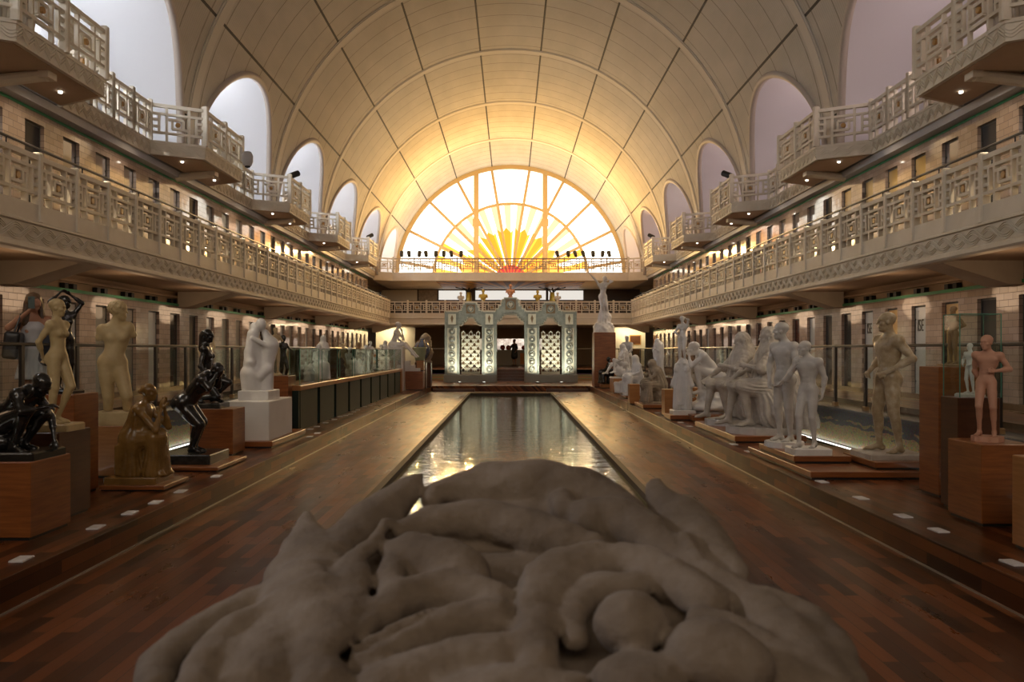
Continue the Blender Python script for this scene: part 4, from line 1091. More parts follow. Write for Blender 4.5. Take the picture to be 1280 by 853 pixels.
b.build('edges','glassedge',gp)
S = body(pose(**AKIMBO, kL=(.13,-.03,.5), aL=(.16,.0,.075), kR=(-.1,-.06,.5)),'m','short'); 
statue('plaster_statuette','small white plaster man with hands on hips inside the glass box',S,'plaster',(4.64,8.69,1.38),-74,.29,.014,(.11,.10,.035))
plinth(4.63,5.15,9.3,9.75,ZP,1.67,'wood','tallest wooden pedestal of the right group, under the brown bronze man')
S = body(pose(**AKIMBO),'m','cap',heavy=1.12); statue('bronze_statue','brown bronze man in trousers with hands on hips on the tallest pedestal',S,'brownbronze',(4.90,9.52,1.67),-78,.365,.013,(.13,.12,.03))
plinth(3.70,5.1,10.6,13.4,ZP,.35,'wood','wide low wooden platform under the three nude men',name='plinth')
plinth(4.56,5.34,10.75,11.8,.35,.45,'wood','upper wooden plinth of the mottled man with fists at his hips',name='plinth')
g = pose(**dict(AKIMBO, pf=(0,-1,0), ch=(0,.01,1.27), head=(-.01,-.02,1.63), hf=(-.35,-.9,.05), eL=(.32,.12,1.17), eR=(-.32,.12,1.17), kL=(.15,-.02,.5), aL=(.20,.03,.075), kR=(-.14,-.05,.5), aR=(-.16,.0,.075), fL=(.25,-1,0), fR=(-.6,-1,0), wL=(.17,-.15,1.0), wR=(-.17,-.15,1.0)))
S = body(g,'m','short',heavy=1.12)
statue('plaster_statue','mottled life-size nude man with fists at his hips looking left',S,'tanmottle',(4.93,11.25,.45),-78,1.04,.009,(.36,.34,.075),basemat='oldmarble')
plinth(3.74,4.5,11.35,12.95,.35,.45,'wood','upper wooden plinth of the pair of nude men',name='plinth')
g = pose(**dict(pel=(0,0,.95), ch=(-.01,.0,1.27), head=(-.06,-.03,1.61), hf=(-.45,-.85,-.15), eR=(-.30,-.14,1.10), wR=(-.12,-.22,1.34), hdR=(.3,-.1,1), hcR=(0,1,0), eL=(.24,.08,1.13), wL=(.22,.06,.90), kL=(.09,-.05,.5), kR=(-.10,-.12,.52), aR=(-.10,-.12,.07)))
S = body(g,'m','short'); statue('marble_statue','shorter veined marble nude man with one hand at his shoulder',S,'marble2',(4.02,11.62,.45),-44,.83,.011,(.25,.22,.09),basemat='marble')
g = pose(**dict(ch=(0,-.01,1.27), head=(-.02,-.07,1.62), hf=(-.65,-.65,-.35), eL=(.25,-.04,1.12), wL=(.12,-.16,.90), eR=(-.26,-.03,1.12), wR=(-.16,-.14,.88)))
S = body(g,'m','cap',heavy=1.04); statue('marble_statue','tall grey marble nude man in a cap looking down to the left',S,'marble2',(3.98,12.5,.45),-60,.985,.011,(.27,.30,.08),basemat='marble',baseshape='oval')
plinth(3.86,5.1,14.8,18.0,ZP,.37,'wood','long low wooden plinth under the two seated old men',name='plinth')
def wigman(seedv, yaw, loc, sc, label, mm):
    g = pose(**dict(SEAT, pel=(0,.12,.50), ch=(0,.10,.84), head=(0,.04,1.21), hf=(0,-1,.0), kL=(.17,-.34,.56), kR=(-.15,-.38,.54), aL=(.15,-.22,.08), aR=(-.15,-.46,.08),
        eL=(.30,-.08,.78), wL=(.14,-.26,.84), hdL=(-.6,-.7,.1), eR=(-.31,-.16,.80), wR=(-.20,-.44,.62)))
    S = body(g,'m','wig',heavy=1.22,bust=False,hs=1.12)
    S.cone((0,.08,.92),(0,.10,.50),.21,.28,k=.04,fold=(8,.030,seedv)); S.cone((0,.1,1.0),(0,.1,.8),.20,.2,k=.04,bump=(.008,40))                      # coat
    for s in (-1,1):
        S.cone((s*.20,.06,.98),(s*.29,-.10,.80),.085,.075,k=.03,bump=(.010,60)); S.cone((s*.14,-.02,.48),(s*.24,.10,.16),.14,.19,k=.04,fold=(7,.034,seedv+s))
        S.cone(g['kL' if s>0 else 'kR'], (s*.15,-.05,.52), .095,.14,k=.03,fold=(8,.020,1))
    S.cone((0,-.06,.90),(0,-.04,.70),.06,.05,k=.02,bump=(.014,70))
    S.box((0,.20,.22),(.24,.22,.18),.03,k=.04,bump=(.02,20)); S.cone((0,.30,.6),(0,.38,.05),.24,.34,k=.06,fold=(9,.036,seedv+2))
    S.box((.25,.1,.12),(.08,.14,.05),.01); S.box((.27,.06,.22),(.07,.12,.04),.01)
    return statue('marble_statue',label,S,mm,loc,yaw,sc,.014,(.50*sc,.42*sc,.12),baseshape='oval',basemat='marble2')
wigman(0,-94,(4.55,15.45,.37),1.30,'grey marble of a seated old man in curled wig, nearer of two','oldmarble')
wigman(2,-84,(4.52,17.1,.37),1.26,'grey marble of a seated old man in curled wig, farther of two','oldmarble')
plinth(4.05,5.1,19.1,20.9,ZP,.40,'wood','low wooden plinth under the crouching pale nude on its rock',name='plinth')
g = pose(pel=(0,.14,.62), pu=(0,-.1,1), ch=(0,-.10,.90), cu=(0,-.7,.8), cf=(0,-.8,-.5), head=(0,-.34,1.12), hf=(0,-.9,-.4), kL=(.10,-.30,.78), aL=(.08,-.22,.36), kR=(-.10,-.26,.60), aR=(-.08,-.06,.20), eL=(.15,-.42,.80), wL=(.05,-.42,1.0), eR=(-.15,-.38,.60), wR=(-.08,-.34,.34))
S = body(g,'f','cap',heavy=1.1); S.ell((0,.04,.18),(.28,.30,.26),k=.06,bump=(.03,16)); S.ell((0,.0,.05),(.42,.42,.12),k=.05,bump=(.03,12))
statue('marble_statue','pale marble nude crouching and bowing forward on a rock, back lit',S,'marble',(4.66,20.0,.40),-88,1.26,.016,(.42,.42,.07),baseshape='oval')
plinth(3.62,4.32,19.5,20.3,ZP,.37,'wood','low wooden plinth under the slender two-tier white marble',name='plinth')
S = Sculpt(); body(pose(pel=(0,0,.95)),'f','hood',legs=False,bust=False,S=S,hs=1.0)
S = body(pose(pel=(0,-.03,.95), ch=(0,.02,1.27), cu=(0,.1,1), head=(-.02,.0,1.63), hf=(.5,-.8,0), eL=(.24,-.06,1.60), wL=(.08,.06,1.66), eR=(-.26,-.08,1.16), wR=(-.08,-.2,1.04), kL=(.09,-.12,.5)),'f','bun')
SS = Sculpt()
for q in S.p:
    q = list(q); q[1] = q[1] + np.array([0,0,1.68]); 
    if q[0] == 'c': q[2] = q[2] + np.array([0,0,1.68])
    SS.p.append(tuple(q))
for s in (-1,1):
    SS.cone((s*.16,.0,1.60),(s*.20,-.04,.10),.14,.15,k=.06,fold=(7,.02,s)); SS.ell((s*.20,-.10,1.48),(.10,.10,.13),k=.04,bump=(.012,50)); SS.cone((s*.24,-.06,1.3),(s*.36,-.04,.9),.07,.09,k=.05,fold=(5,.012,s))
SS.cone((0,.04,1.70),(0,.08,.1),.20,.16,k=.05,fold=(7,.015,0)); SS.box((.12,.12,.45),(.14,.14,.45),.02,k=.03); SS.box((0,0,.25),(.18,.16,.05),.01)
statue('marble_statue','slender white nude standing on a draped cluster, tallest white marble before the seated men',SS,'marble',(3.98,19.9,.37),-30,.635,.018,(.26,.26,.10))
plinth(4.10,4.75,21.2,21.9,ZP,.92,'woodlight','wooden block behind the slender two-tier white marble')
plinth(3.72,4.02,20.75,21.2,ZP,.90,'woodlight','narrow wooden block left of the slender two-tier marble',name='plinth')
plinth(3.60,4.45,23.4,25.0,ZP,.36,'wood','low wooden plinth under the brown draped stone woman',name='plinth')
g = pose(**dict(SEAT, ch=(0,-.04,.80), cu=(0,-.3,1), head=(0,-.20,1.14), hf=(0,-.8,-.6), eL=(.18,-.30,.70), wL=(.04,-.30,.92), eR=(-.18,-.30,.72), wR=(-.04,-.30,.90)))
S = body(g,'f','hood',bust=False,heavy=1.12); robe_seated(S,g,.022,.19,1); S.cone((0,-.02,.9),(0,.1,.5),.19,.24,k=.05,fold=(7,.018,1)); S.ell((0,.15,.2),(.25,.25,.25),bump=(.03,14))
statue('stone_statue','rough brown stone statue of a huddled draped woman',S,'brownstone',(4.08,24.0,.36),-70,.92,.016,(.38,.32,.06))
plinth(3.50,3.80,25.3,25.7,ZP,.85,'woodlight','small wooden block beside the brown draped stone woman',name='plinth')
plinth(3.78,4.6,28.2,29.6,ZP,.35,'wood','low wooden plinth under the two seated white draped women',name='plinth')
g = pose(**dict(SEAT, head=(0,-.04,1.18), hf=(0,-.9,-.35)))
S = body(g,'f','hood',bust=False,heavy=1.1); robe_seated(S,g,.018,.17,3); S.box((0,.15,.22),(.2,.18,.2),k=.04); S.cone((0,.05,.9),(0,.1,.5),.17,.22,k=.05,fold=(6,.012,0))
S2 = body(pose(**dict(g, )),'f','bun',heavy=1.05,arms='L')
for q in S2.p:
    q = list(q); o_ = np.array([-.34,-.16,-.22]); q[1] = q[1]+o_
    if q[0]=='c': q[2] = q[2]+o_
    S.p.append(tuple(q))
S.cone((-.34,-.1,.3),(-.34,-.3,.04),.22,.26,k=.06,fold=(9,.02,5))
statue('marble_statue','white marble of two seated draped women, one leaning on the other',S,'marble',(4.18,28.8,.35),-60,.95,.018,(.48,.40,.09))
plinth(3.80,4.50,31.8,33.0,ZP,.80,'woodlight','wooden pedestal under the white seated woman with raised knee')
g = pose(**dict(SEAT, kL=(.1,-.34,.70), aL=(.1,-.34,.26), aR=(-.1,-.56,.22), head=(0,.02,1.19), hf=(0,-1,-.1), eR=(-.26,.0,.78), wR=(-.22,.1,.56)))
S = body(g,'f','long',heavy=1.08); S.ell((0,.05,.26),(.26,.36,.22),k=.06,bump=(.02,16)); S.cone((0,.12,1.0),(0,.16,.4),.14,.2,k=.06,fold=(7,.015,1))
statue('marble_statue','white marble of a seated woman with one raised knee on a wooden block',S,'marble',(4.16,32.3,.80),-75,.98,.018,(.42,.30,.05),lift=-.04)
plinth(4.55,5.2,35.6,36.4,ZP,1.15,'wooddark','dark pedestal under the far white seated nude torso')
g = pose(**dict(SEAT, kL=(.14,-.30,.42), aL=(.14,-.30,.06), aR=(-.13,-.46,.06), eL=(.28,-.1,.68), wL=(.16,-.26,.5), hf=(.3,-.9,0)))
S = body(g,'m','short',heavy=1.2); S.box((0,.15,.22),(.2,.16,.2),bump=(.02,20)); statue('marble_statue','white seated nude man on the dark pedestal before the paintings',S,'marble2',(4.86,36.0,1.15),-35,.96,.02,(.30,.30,.05))
plinth(4.62,5.25,28.2,28.9,ZP,.95,'wooddark','dark pedestal under the white hooded standing figure')
S = body(pose(head=(0,-.12,1.58),hf=(0,-.8,-.6),eL=(.2,-.16,1.15),wL=(.03,-.24,1.25),eR=(-.2,-.16,1.15),wR=(-.03,-.24,1.22)),'f','hood',legs=False,bust=False,heavy=1.15); robe_standing(S,(0,0,1.1),(0,0,.05),.22,.30,.02,8); S.cone((0,0,1.38),(0,0,.95),.24,.25,k=.06,fold=(6,.014,0))
statue('marble_statue','white hooded figure wrapped in a long cloak by the right handrail',S,'marble',(4.92,28.6,.95),-60,.72,.018,(.26,.24,.05))
plinth(3.80,4.42,36.0,36.7,ZP,.42,'woodlight','small wooden plinth under the black seated bronze by the tall pedestal',name='plinth')
g = pose(**dict(SEAT, hf=(0,-1,.1), eL=(.24,-.2,.75), wL=(.1,-.4,.66)))
S = body(g,'f','bun',bust=False); robe_seated(S,g,.016,.16,4); S.box((0,.17,.35),(.17,.06,.36),.01); statue('bronze_statue','black bronze of a seated robed figure beside the tallest pedestal',S,'bronze',(4.12,36.3,.42),-70,.84,.02,(.26,.26,.05))
plinth(3.60,4.52,37.0,38.0,ZP,2.62,'wood','tallest wooden pedestal of the hall, near the portal, under a white marble')
g = pose(pel=(-.04,0,.95), ch=(-.02,-.02,1.28), cu=(-.08,-.05,1), head=(.03,.02,1.64), hf=(-.2,-.8,.55), hu=(0,.4,1), eR=(-.34,-.02,1.62), wR=(-.56,-.05,1.84), eL=(.34,.02,1.52), wL=(.12,.08,1.62), hdR=(-.6,0,.8), kL=(.10,-.16,.56), aL=(.18,.06,.22), kR=(-.06,-.14,.52), aR=(.02,.04,.12))
S = body(g,'f','long'); S.cone((0,.10,.62),(0,.06,-.30),.12,.30,k=.06,fold=(7,.03,2)); S.ell((0,.05,-.28),(.42,.36,.26),k=.08,bump=(.05,10)); S.ell((.14,0,.1),(.16,.16,.2),k=.06,bump=(.03,14)); S.cone((0,0,-.5),(0,0,-.45),.42,.4,k=.05,bump=(.03,10))
statue('marble_statue','white marble of a woman flinging one arm up, on the tallest pedestal',S,'marble',(4.06,37.5,2.62),-8,1.10,.018,lift=(.50*1.10,))
# ===== label cards lying on the platforms and steps
cards = [(27,700),(120,660),(162.5,642),(195,628.7),(226,615),(270.7,596),(387,546.5),(397,542),(388,537),(396,533.7),(407,529),(418,525),(425,521.5),(432,520),(438,518.3),(442,515.5),(447,513),(456,509),(463,507.5),(467,505.5),
   (1027.5,603),(1076,623.5),(1129,646),(1173,664),(1266,704.6),(917,556),(936.6,565),(822,516.6),(835.5,522),(851,528.7),(862,533.5),(809.5,511)]
card0 = None
nb_l = 'lying on the left wooden platform, counted among a row of cards'; 
near = {27:'by the crouching black bronze pedestal',120:'below the dark pedestal of the slender nude',162.5:'before the brown seated woman',195:'just past the brown seated woman',226:'between the brown woman and the stooping bronze',270.7:'at the foot of the stooping black bronze',
  1027.5:'at the corner of the wide low platform',1076:'below the mottled man',1129:'below the tallest wooden pedestal',1173:'below the glass box pedestal',1266:'below the pedestal at the right edge',917:'at the corner of the seated old men plinth',936.6:'at the edge of the three men platform'}
for i, (x, y) in enumerate(cards):
    d = 1.6*F/(y-VY); X = px(x, d)
    if card0 is None: o = MB().bevbox(-.055,.055,-.09,.09,0,.012,.003).build('label_card','card'); card0 = o
    else: o = card0.copy(); COL.objects.link(o)
    o.location = (X, d, ZP); o.rotation_euler = (0,0,R(4))
    if x in near: tag(o, 'small white label card %s' % near[x], 'label card', 'label cards on the platforms')
    elif x < 500: tag(o, 'small white label card on the floor along the long showcase', 'label card', 'cards along the showcase')
    else: tag(o, 'small white label card on the right platform before the white marbles', 'label card', 'cards before the white marbles')
# ===== handrails on the walkways
for s, nm in ((-1,'left'),(1,'right')):
    root = empty('walkway_handrail', (0,0,0), 0, 'dark metal handrail with glass panels along the %s walkway' % nm, 'railing')
    b = MB(); b.tube([(s*5.8,4.0,ZW+1.09),(s*5.8,45.3,ZW+1.09)], .024, 8); b.build('handrail','steel',root)
    ys_ = []
    for k in range(-1,10): ys_ += [10.2+3.85*k, 11.5+3.85*k]
    for k, y in enumerate(ys_):
        if y < 4 or y > 45: continue
        if ('rp') not in cache:
            o = MB().bevbox(-.02,.02,-.035,.035,0,1.08,.004).build('post','steel',root); cache['rp']=o
            MB().bevbox(-.04,.04,-.06,.06,0,.07,.01).build('shoe','brassy' if 'brassy' in M else 'brownbronze',o)
        else: o = copy_tree(cache['rp'],root)
        o.location = (s*5.8,y,ZW+.03)
    for y0,y1 in zip(ys_,ys_[1:]):
        if y0 < 6 or y1 > 45: continue
        MB().box(s*5.795,s*5.803,y0+.06,y1-.06,ZW+.10,ZW+1.03).build('glass_panel','glass',root)
root = empty('end_handrail', (0,0,0), 0, 'thin dark handrail across the far end beyond the portal', 'railing')
b = MB()
for s in (-1,1): b.tube([(s*5.8,45.3,ZW+1.09),(s*2.1,45.3,ZW+1.09)],.02,6)
b.build('handrail','steel',root)
for x in (-5.7,-4.5,-3.3,-2.1,2.1,3.3,4.5,5.7): MB().box(x-.015,x+.015,45.28,45.32,ZW,ZW+1.08).build('post','steel',root)
UPW = 200
def FG_PRIMS(E,Cn,S):
    def dy(y): return float(np.interp(y, [560,620,660,700,740,780,820,860], [1.76,1.62,1.52,1.42,1.32,1.23,1.15,1.09]))
    def W(x, y, o=0.0):
        d = dy(y)+o; return np.array(Q3(x, y, d))
    def rib(pts, th=.8, n=16, o=0.0, k=.013):
        # a smooth fold: many flattened lobes along a curve; pts = (x, y, half width), th = thickness / half width
        pts = np.array(pts, float); m = len(pts); ts = np.linspace(0, m-1, n*(m-1)//2+3)
        for t in ts:
            i = min(int(t), m-2); f = t-i
            p0 = pts[max(i-1,0)]; p1 = pts[i]; p2 = pts[i+1]; p3 = pts[min(i+2,m-1)]
            q = .5*((2*p1)+(p2-p0)*f+(2*p0-5*p1+4*p2-p3)*f*f+(3*p1-p0-3*p2+p3)*f**3)
            dq = .5*((p2-p0)+2*(2*p0-5*p1+4*p2-p3)*f+3*(3*p1-p0-3*p2+p3)*f*f)
            c = W(q[0], q[1], o); c2 = W(q[0]+dq[0]*.02, q[1]+dq[1]*.02, o); ax = nrm(c2-c)
            w = max(q[2],2.5)*(1.08 if q[1] < 700 else 1.30)*dy(q[1])/F; nn = np.array((0,-.62,.78)); nn = nrm(nn-ax*np.dot(nn,ax)); A = np.stack([ax, np.cross(nn,ax), nn],1)
            c = c - np.array((0,-.3,.9))*w*th*.42
            S.ell(c, (max(w*.8,.012), w*1.08, w*th*.86), A, k=k, bump=(.0030,55))
    G = lambda p,q,r: S.cone(W(*p)+np.array((0,-.01,.01)),W(*q)+np.array((0,-.01,.01)),r,r*.6,k=.010,sub=True)
    for y, a, b in ((615,575,770),(645,440,880),(680,375,890),(715,365,900),(745,350,950),(775,300,990),(805,260,1010),(840,230,1030),(862,215,1045)):
        A_, B_ = W(a+25,y,.03), W(b-25,y,.03); A_[2] -= .068; B_[2] -= .068
        S.cone(A_, B_, .05, .05, k=.03)
    S.box((0,1.4,1.13),(.46,.36,.12),.03,k=.05); S.ell((0,1.42,1.25),(.46,.36,.12),k=.05)
    rib([(556,612,14),(600,600,24),(655,598,31),(720,604,30),(775,632,24),(815,668,14)],1.0,o=.04)
    rib([(538,625,10),(545,608,9)],1.2,6,o=.03)
    rib([(523,597,3),(505,612,14),(470,640,26),(432,672,22)],.8,o=.02)
    rib([(498,662,8),(545,646,18),(610,642,22),(670,658,24),(712,672,17),(747,678,9)],.9)
    rib([(700,618,11),(706,636,13)],1.1,6,o=.02)
    rib([(728,642,20),(775,642,25),(822,670,21),(868,714,8)],.95,o=.01)
    rib([(820,603,5),(824,618,13),(858,648,29),(892,690,27),(924,730,7)],.8,o=.03)
    rib([(857,668,5),(866,692,9),(884,716,10)],1.1,8,o=-.01)
    # rounded block left of centre
    rib([(505,690,26),(530,692,34),(566,704,30),(592,726,16)],1.0,10); rib([(486,680,8),(490,720,14),(488,760,12)],1.0,10,o=-.01)
    # folds crossing the middle
    rib([(448,790,8),(480,758,13),(525,735,15),(570,732,16),(630,745,14)],1.0,o=-.005)
    rib([(455,822,18),(505,796,18),(550,776,17),(612,768,20),(650,772,12)],1.0)
    rib([(470,860,24),(540,832,24),(610,818,24),(668,812,16)],1.0); rib([(560,868,22),(640,858,24),(720,862,20)],1.0)
    # broad band arching over the right half
    rib([(676,826,14),(668,775,20),(682,725,24),(725,698,22),(785,696,20),(840,718,20),(890,752,16)],.9,o=-.02)
    rib([(722,800,10),(715,762,13),(745,732,14),(800,728,12)],.9,o=-.01)
    rib([(880,712,10),(925,742,18),(975,778,24),(1015,825,24),(1040,865,20)],.85)
    rib([(945,752,14),(998,770,22),(1040,808,20),(1062,850,14)],.8,o=.02)
    rib([(870,770,12),(930,790,16),(985,838,18),(1000,866,18)],.9,o=-.01)
    # round lumps
    E(788,780,1.17,.050,.06,.044,0,k=.005); E(898,826,1.10,.072,.07,.050,-12,k=.005); E(800,850,1.07,.06,.06,.03,k=.006)
    # left: pointed caps and hanging sheets
    rib([(384,643,3),(384,662,17),(383,690,34),(384,715,38)],.8,8,o=.03); rib([(396,690,20),(430,690,16)],.8,6,o=.02)
    rib([(380,712,22),(376,740,36),(384,770,34),(392,806,16)],.8,10,o=-.01)
    rib([(480,658,2.5),(462,682,5),(440,704,12),(432,745,20),(410,792,20),(400,812,10)],.6,o=-.02)
    rib([(352,730,16),(352,770,20),(330,812,30),(322,850,32)],.8,10); rib([(378,806,14),(390,838,26),(400,862,28)],.9,8)
    rib([(345,738,10),(300,754,11),(262,776,12),(226,800,14),(200,826,16),(192,856,16)],.9,o=.02)
    rib([(350,752,8),(308,774,11),(272,798,12),(250,830,13),(240,862,14)],1.0,o=-.015)
    rib([(300,800,14),(280,835,18),(275,866,18)],.9,8,o=.005)
    G((455,812),(555,762),.012); G((645,700),(640,790),.012); G((842,790),(838,846),.014); G((500,672),(600,690),.012); G((600,690),(668,700),.014); G((700,694),(760,690),.010)
# ------------------------------------------------------------------ ceramic portal
M['teal'] = mottled('teal_ceramic',(.20,.23,.20),(.31,.34,.29),9,.3,.1)
M['creamtile'] = mottled('cream_ceramic',(.56,.55,.42),(.66,.64,.51),8,.3,.05)
M['ochre'] = mat('ochre_ceramic',(.20,.13,.06),.3)
M['portalbase'] = mat('portal_base',(.24,.235,.20),.4)
PY = 42.5
portal = empty('ceramic_portal',(0,PY+.35,ZP),0,'tall ceramic portal of teal and cream tiles with three stepped arches at the pool end','portal')
PC = [-2.9,-1.06,1.06,2.9]; PWD = .36
def top_z(x):
    ax = abs(x)
    if ax > 3.27: return None
    best = 3.54
    for c, ht, w in ((0,4.22,.33),(1.98,3.98,.30)):
        d = abs(ax-c)
        if d < w: best = max(best, ht)
        elif d < w+.09: best = max(best, ht-.08)
        elif d < 1.0: best = max(best, ht-.22-.16*int((d-w)/.13) )
    return max(best, 3.44)
def bot_z(x):
    ax = abs(x)
    for c in PC:
        if abs(x-c) < PWD: return 0.0
    if ax < .72:
        return 2.84 + .50 - .10*int(max(0, ax-.22)/.10) if ax > .22 else 3.36
    d = abs(ax-1.98)
    return 3.20 if d < .15 else max(2.80, 3.20 - .09*(1+int((d-.15)/.07)))
b = MB(); e = MB(); n = 144; w = 6.54/n
for i in range(n):
    x = -3.27 + w*(i+.5); t_ = top_z(x); bo = bot_z(x)
    if bo == 0: bo = .38
    b.box(x-w/2, x+w/2, -.28, .28, bo, t_)
b.build('frame','teal',portal)
b = MB()
for s in (-1,1):
    MB().bevbox(min(s*.68,s*3.32),max(s*.68,s*3.32),-.36,.36,0,.38,.015).build('base','portalbase',portal)
# stepped edging, lighter strips along the arch and crest
b = MB()
for i in range(n):
    x = -3.27 + w*(i+.5); t_ = top_z(x); bo = bot_z(x)
    tn = top_z(min(x+w, 3.26)); b.box(x-w/2-.001,x+w/2+.001,-.30,-.28,min(t_,tn)-.05,max(t_,tn) if tn<t_ else t_)
    if tn > t_: b.box(x+w/2-.02,x+w/2+.001,-.30,-.28,t_-.05,tn)
b.build('crest_edging','creamtile',portal)
for lo_, hi_ in ((-2.54,-1.42),(-.70,.70),(1.42,2.54)):
  b = MB()
  for i in range(n):
    x = -3.27 + w*(i+.5); bo = bot_z(x)
    if not (lo_ <= x <= hi_) or bo == 0: continue
    bn = bot_z(x+w) or bo; b.box(x-w/2-.001,x+w/2+.001,-.30,-.28,bo,bo+.045); b.box(x+w/2-.02,x+w/2+.001,-.30,-.28,min(bo,bn),max(bo,bn)+.045)
  b.build('arch_edging','creamtile',portal)
b = MB()
for c in PC:
    for sx in (-1,1):
        b.box(c+sx*.33-.03,c+sx*.33+.03,-.315,-.28,.38,3.52); b.box(c+sx*.235-.012,c+sx*.235+.012,-.30,-.28,2.86,3.5)
    b.box(c-.30,c+.30,-.31,-.28,2.72,2.80); b.box(c-.30,c+.30,-.31,-.28,.40,.46)
b.build('pilaster_strips','teal',portal)
for c in PC:
    p_ = MB().box(c-.23,c+.23,-.295,-.28,.46,2.70).build('panel','creamtile',portal)
    q_ = MB().box(c-.19,c+.19,-.295,-.28,2.88,3.40).build('upper_panel','creamtile',portal)
    MB().lathe([(.001,-.01),(.06,0),(.001,.012)],(c,-.30,3.14),4,'y').build('leaf_relief','ochre',q_)
    bb = MB(); bb.add([(c,-.305,2.92),(c+.07,-.305,3.18),(c,-.305,3.36),(c-.07,-.305,3.18)],[(0,1,2,3)]); bb.build('leaf_relief','ochre',q_)
    for k in range(6):
        z = .66+.375*k
        if 'med' not in cache:
            o = MB().lathe([(.16,0),(.17,.03),(.15,.05),(.12,.035),(.10,.02),(.085,.03),(.07,.05)],n=14,axis='y').build('medallion','teal',p_,True); cache['med'] = o
            MB().lathe([(.115,.005),(.115,.03),(.10,.03),(.10,.005)],n=12,axis='y').build('ring','ochre',o,True)
            MB().lathe([(.001,.0),(.06,0),(.045,.055),(.001,.06)],n=10,axis='y').build('boss','creamtile',o,True)
        else: o = copy_tree(cache['med'],p_)
        o.location = (c,-.297,z)
# crest windows with heart-like relief
for c, z0, hw in ((0,3.60,.26),(-1.98,3.42,.22),(1.98,3.42,.22)):
    o = MB().box(c-hw,c+hw,-.30,-.281,z0,z0+hw*2).build('crest_panel','ochre',portal)
    r_ = MB().tube([(c+hw*.62*math.cos(a),-.31,z0+hw+hw*.62*math.sin(a)) for a in [2*math.pi*k/16 for k in range(16)]],.03,6,closed=True); r_.build('ring','teal',o)
    MB().add([(c-hw*.45,-.315,z0+hw*1.1),(c,-.315,z0+hw*.35),(c+hw*.45,-.315,z0+hw*1.1),(c+hw*.2,-.315,z0+hw*1.45),(c,-.315,z0+hw*1.2),(c-hw*.2,-.315,z0+hw*1.45)],[(0,1,4,5),(1,2,3,4)]).build('relief','creamtile',o)
# lattice screens of little arches
def lat(x0, rows_short):
    b = MB(); cw = .185
    for k in range(5):
        x = x0 + cw*k; odd = k % 2
        z = .40 - (.17 if odd else 0); top = 2.45 if k < 3 or not rows_short else 2.45
        while z < 2.25:
            zz = max(z,.40); zt = z+.36
            b.box(x+.002,x+.022,-.03,.03,zz,zt-.06); b.box(x+cw-.022,x+cw-.002,-.03,.03,zz,zt-.06)
            b.box(x+.002,x+cw-.002,-.035,.035,max(z,.40),max(z,.40)+.05)
            b.prism([(x+.002,zt-.10),(x+cw/2,zt+.02),(x+cw-.002,zt-.10),(x+cw-.03,zt-.12),(x+cw/2,zt-.04),(x+.03,zt-.12)],'y',-.03,.03)
            b.box(x+.02,x+cw-.02,-.03,.03,zz+.05,zz+.13)
            z += .36
    return b
for x0 in (-2.45,1.53):
    lat(x0,False).build('lattice_screen','creamtile',portal)
    for k in range(5):
        for r_ in range(6):
            z = .40+.36*r_-(.17 if k%2 else 0)
            if z < .35: continue
            MB().box(x0+.185*k+.03,x0+.185*k+.155,-.01,.02,z+.05,z+.13+.05*((k+r_)%3)).build('infill_tile','ochre',portal)
for i, x in enumerate((-2.48,-1.3,1.3,2.48)):
    r_ = empty('floor_uplight',(x,41.75,ZP),0,'small round floor uplight before the portal, %s' % ['leftmost','second from left','third from left','rightmost'][i],'light','uplights before the portal')
    MB().lathe([(.001,0),(.09,0),(.10,.04),(.08,.06),(.001,.06)],n=14).build('housing','steel',r_)
    MB().lathe([(.001,.0601),(.075,.0601),(.001,.064)],n=14).build('lens','uplens',r_)
    light('SPOT','uplight_beam',(x,41.75,ZP+.09),UPW,(1,.95,.78),aim=(x*1.02,42.3,3.0),size=.05,spot=120,blend=.7)
# ------------------------------------------------------------------ far end: rooms, paintings, visitors
M['endwall'] = mat('end_wall_paint',(.30,.19,.10),.7); M['creamwall'] = mat('cream_wall',(.62,.56,.44),.7)
M['screen'] = emit('backlit_wall',(1,.93,.84),.78); M['steps'] = M['wooddark']
b = MB()
b.box(-8.5,-2.2,59.8,60.1,ZW,ZGB+.04); b.box(2.2,8.5,59.8,60.1,ZW,ZGB+.04); b.box(-2.2,2.2,59.8,60.1,2.65,ZGB+.04); struct(b,'wall_end_ground','endwall')
b = MB(); b.box(-6,6,65.0,65.2,ZW,ZGB+.2); struct(b,'wall_back_room','creamwall')
b = MB(); b.box(-9,9,60.1,65.2,ZGB+.04,ZGB+.2); struct(b,'ceiling_back_room','soffit')
def relief():
    m = mat('relief_wall',(.55,.50,.46),.7); t = NT(m); n = t.noise(t.pos((1,1,1)),2.2,5,.65)
    t.l(t.ramp(n,[(.35,(.30,.24,.21)),(.55,(.62,.57,.54)),(.75,(.75,.72,.70))]),t.b.inputs['Base Color']); t.bump(n,1,.3); return m
M['relief'] = relief()
mur = MB().box(-2.0,2.6,64.9,64.98,1.55,2.95).build('wall_relief','relief'); tag(mur,'pale mottled relief covering the lit back wall seen through the portal','relief')
light('AREA','picture_light',(0.2,63.2,3.2),110,(1,.92,.82),aim=(.2,65,1.9),sx=4,sy=.4)
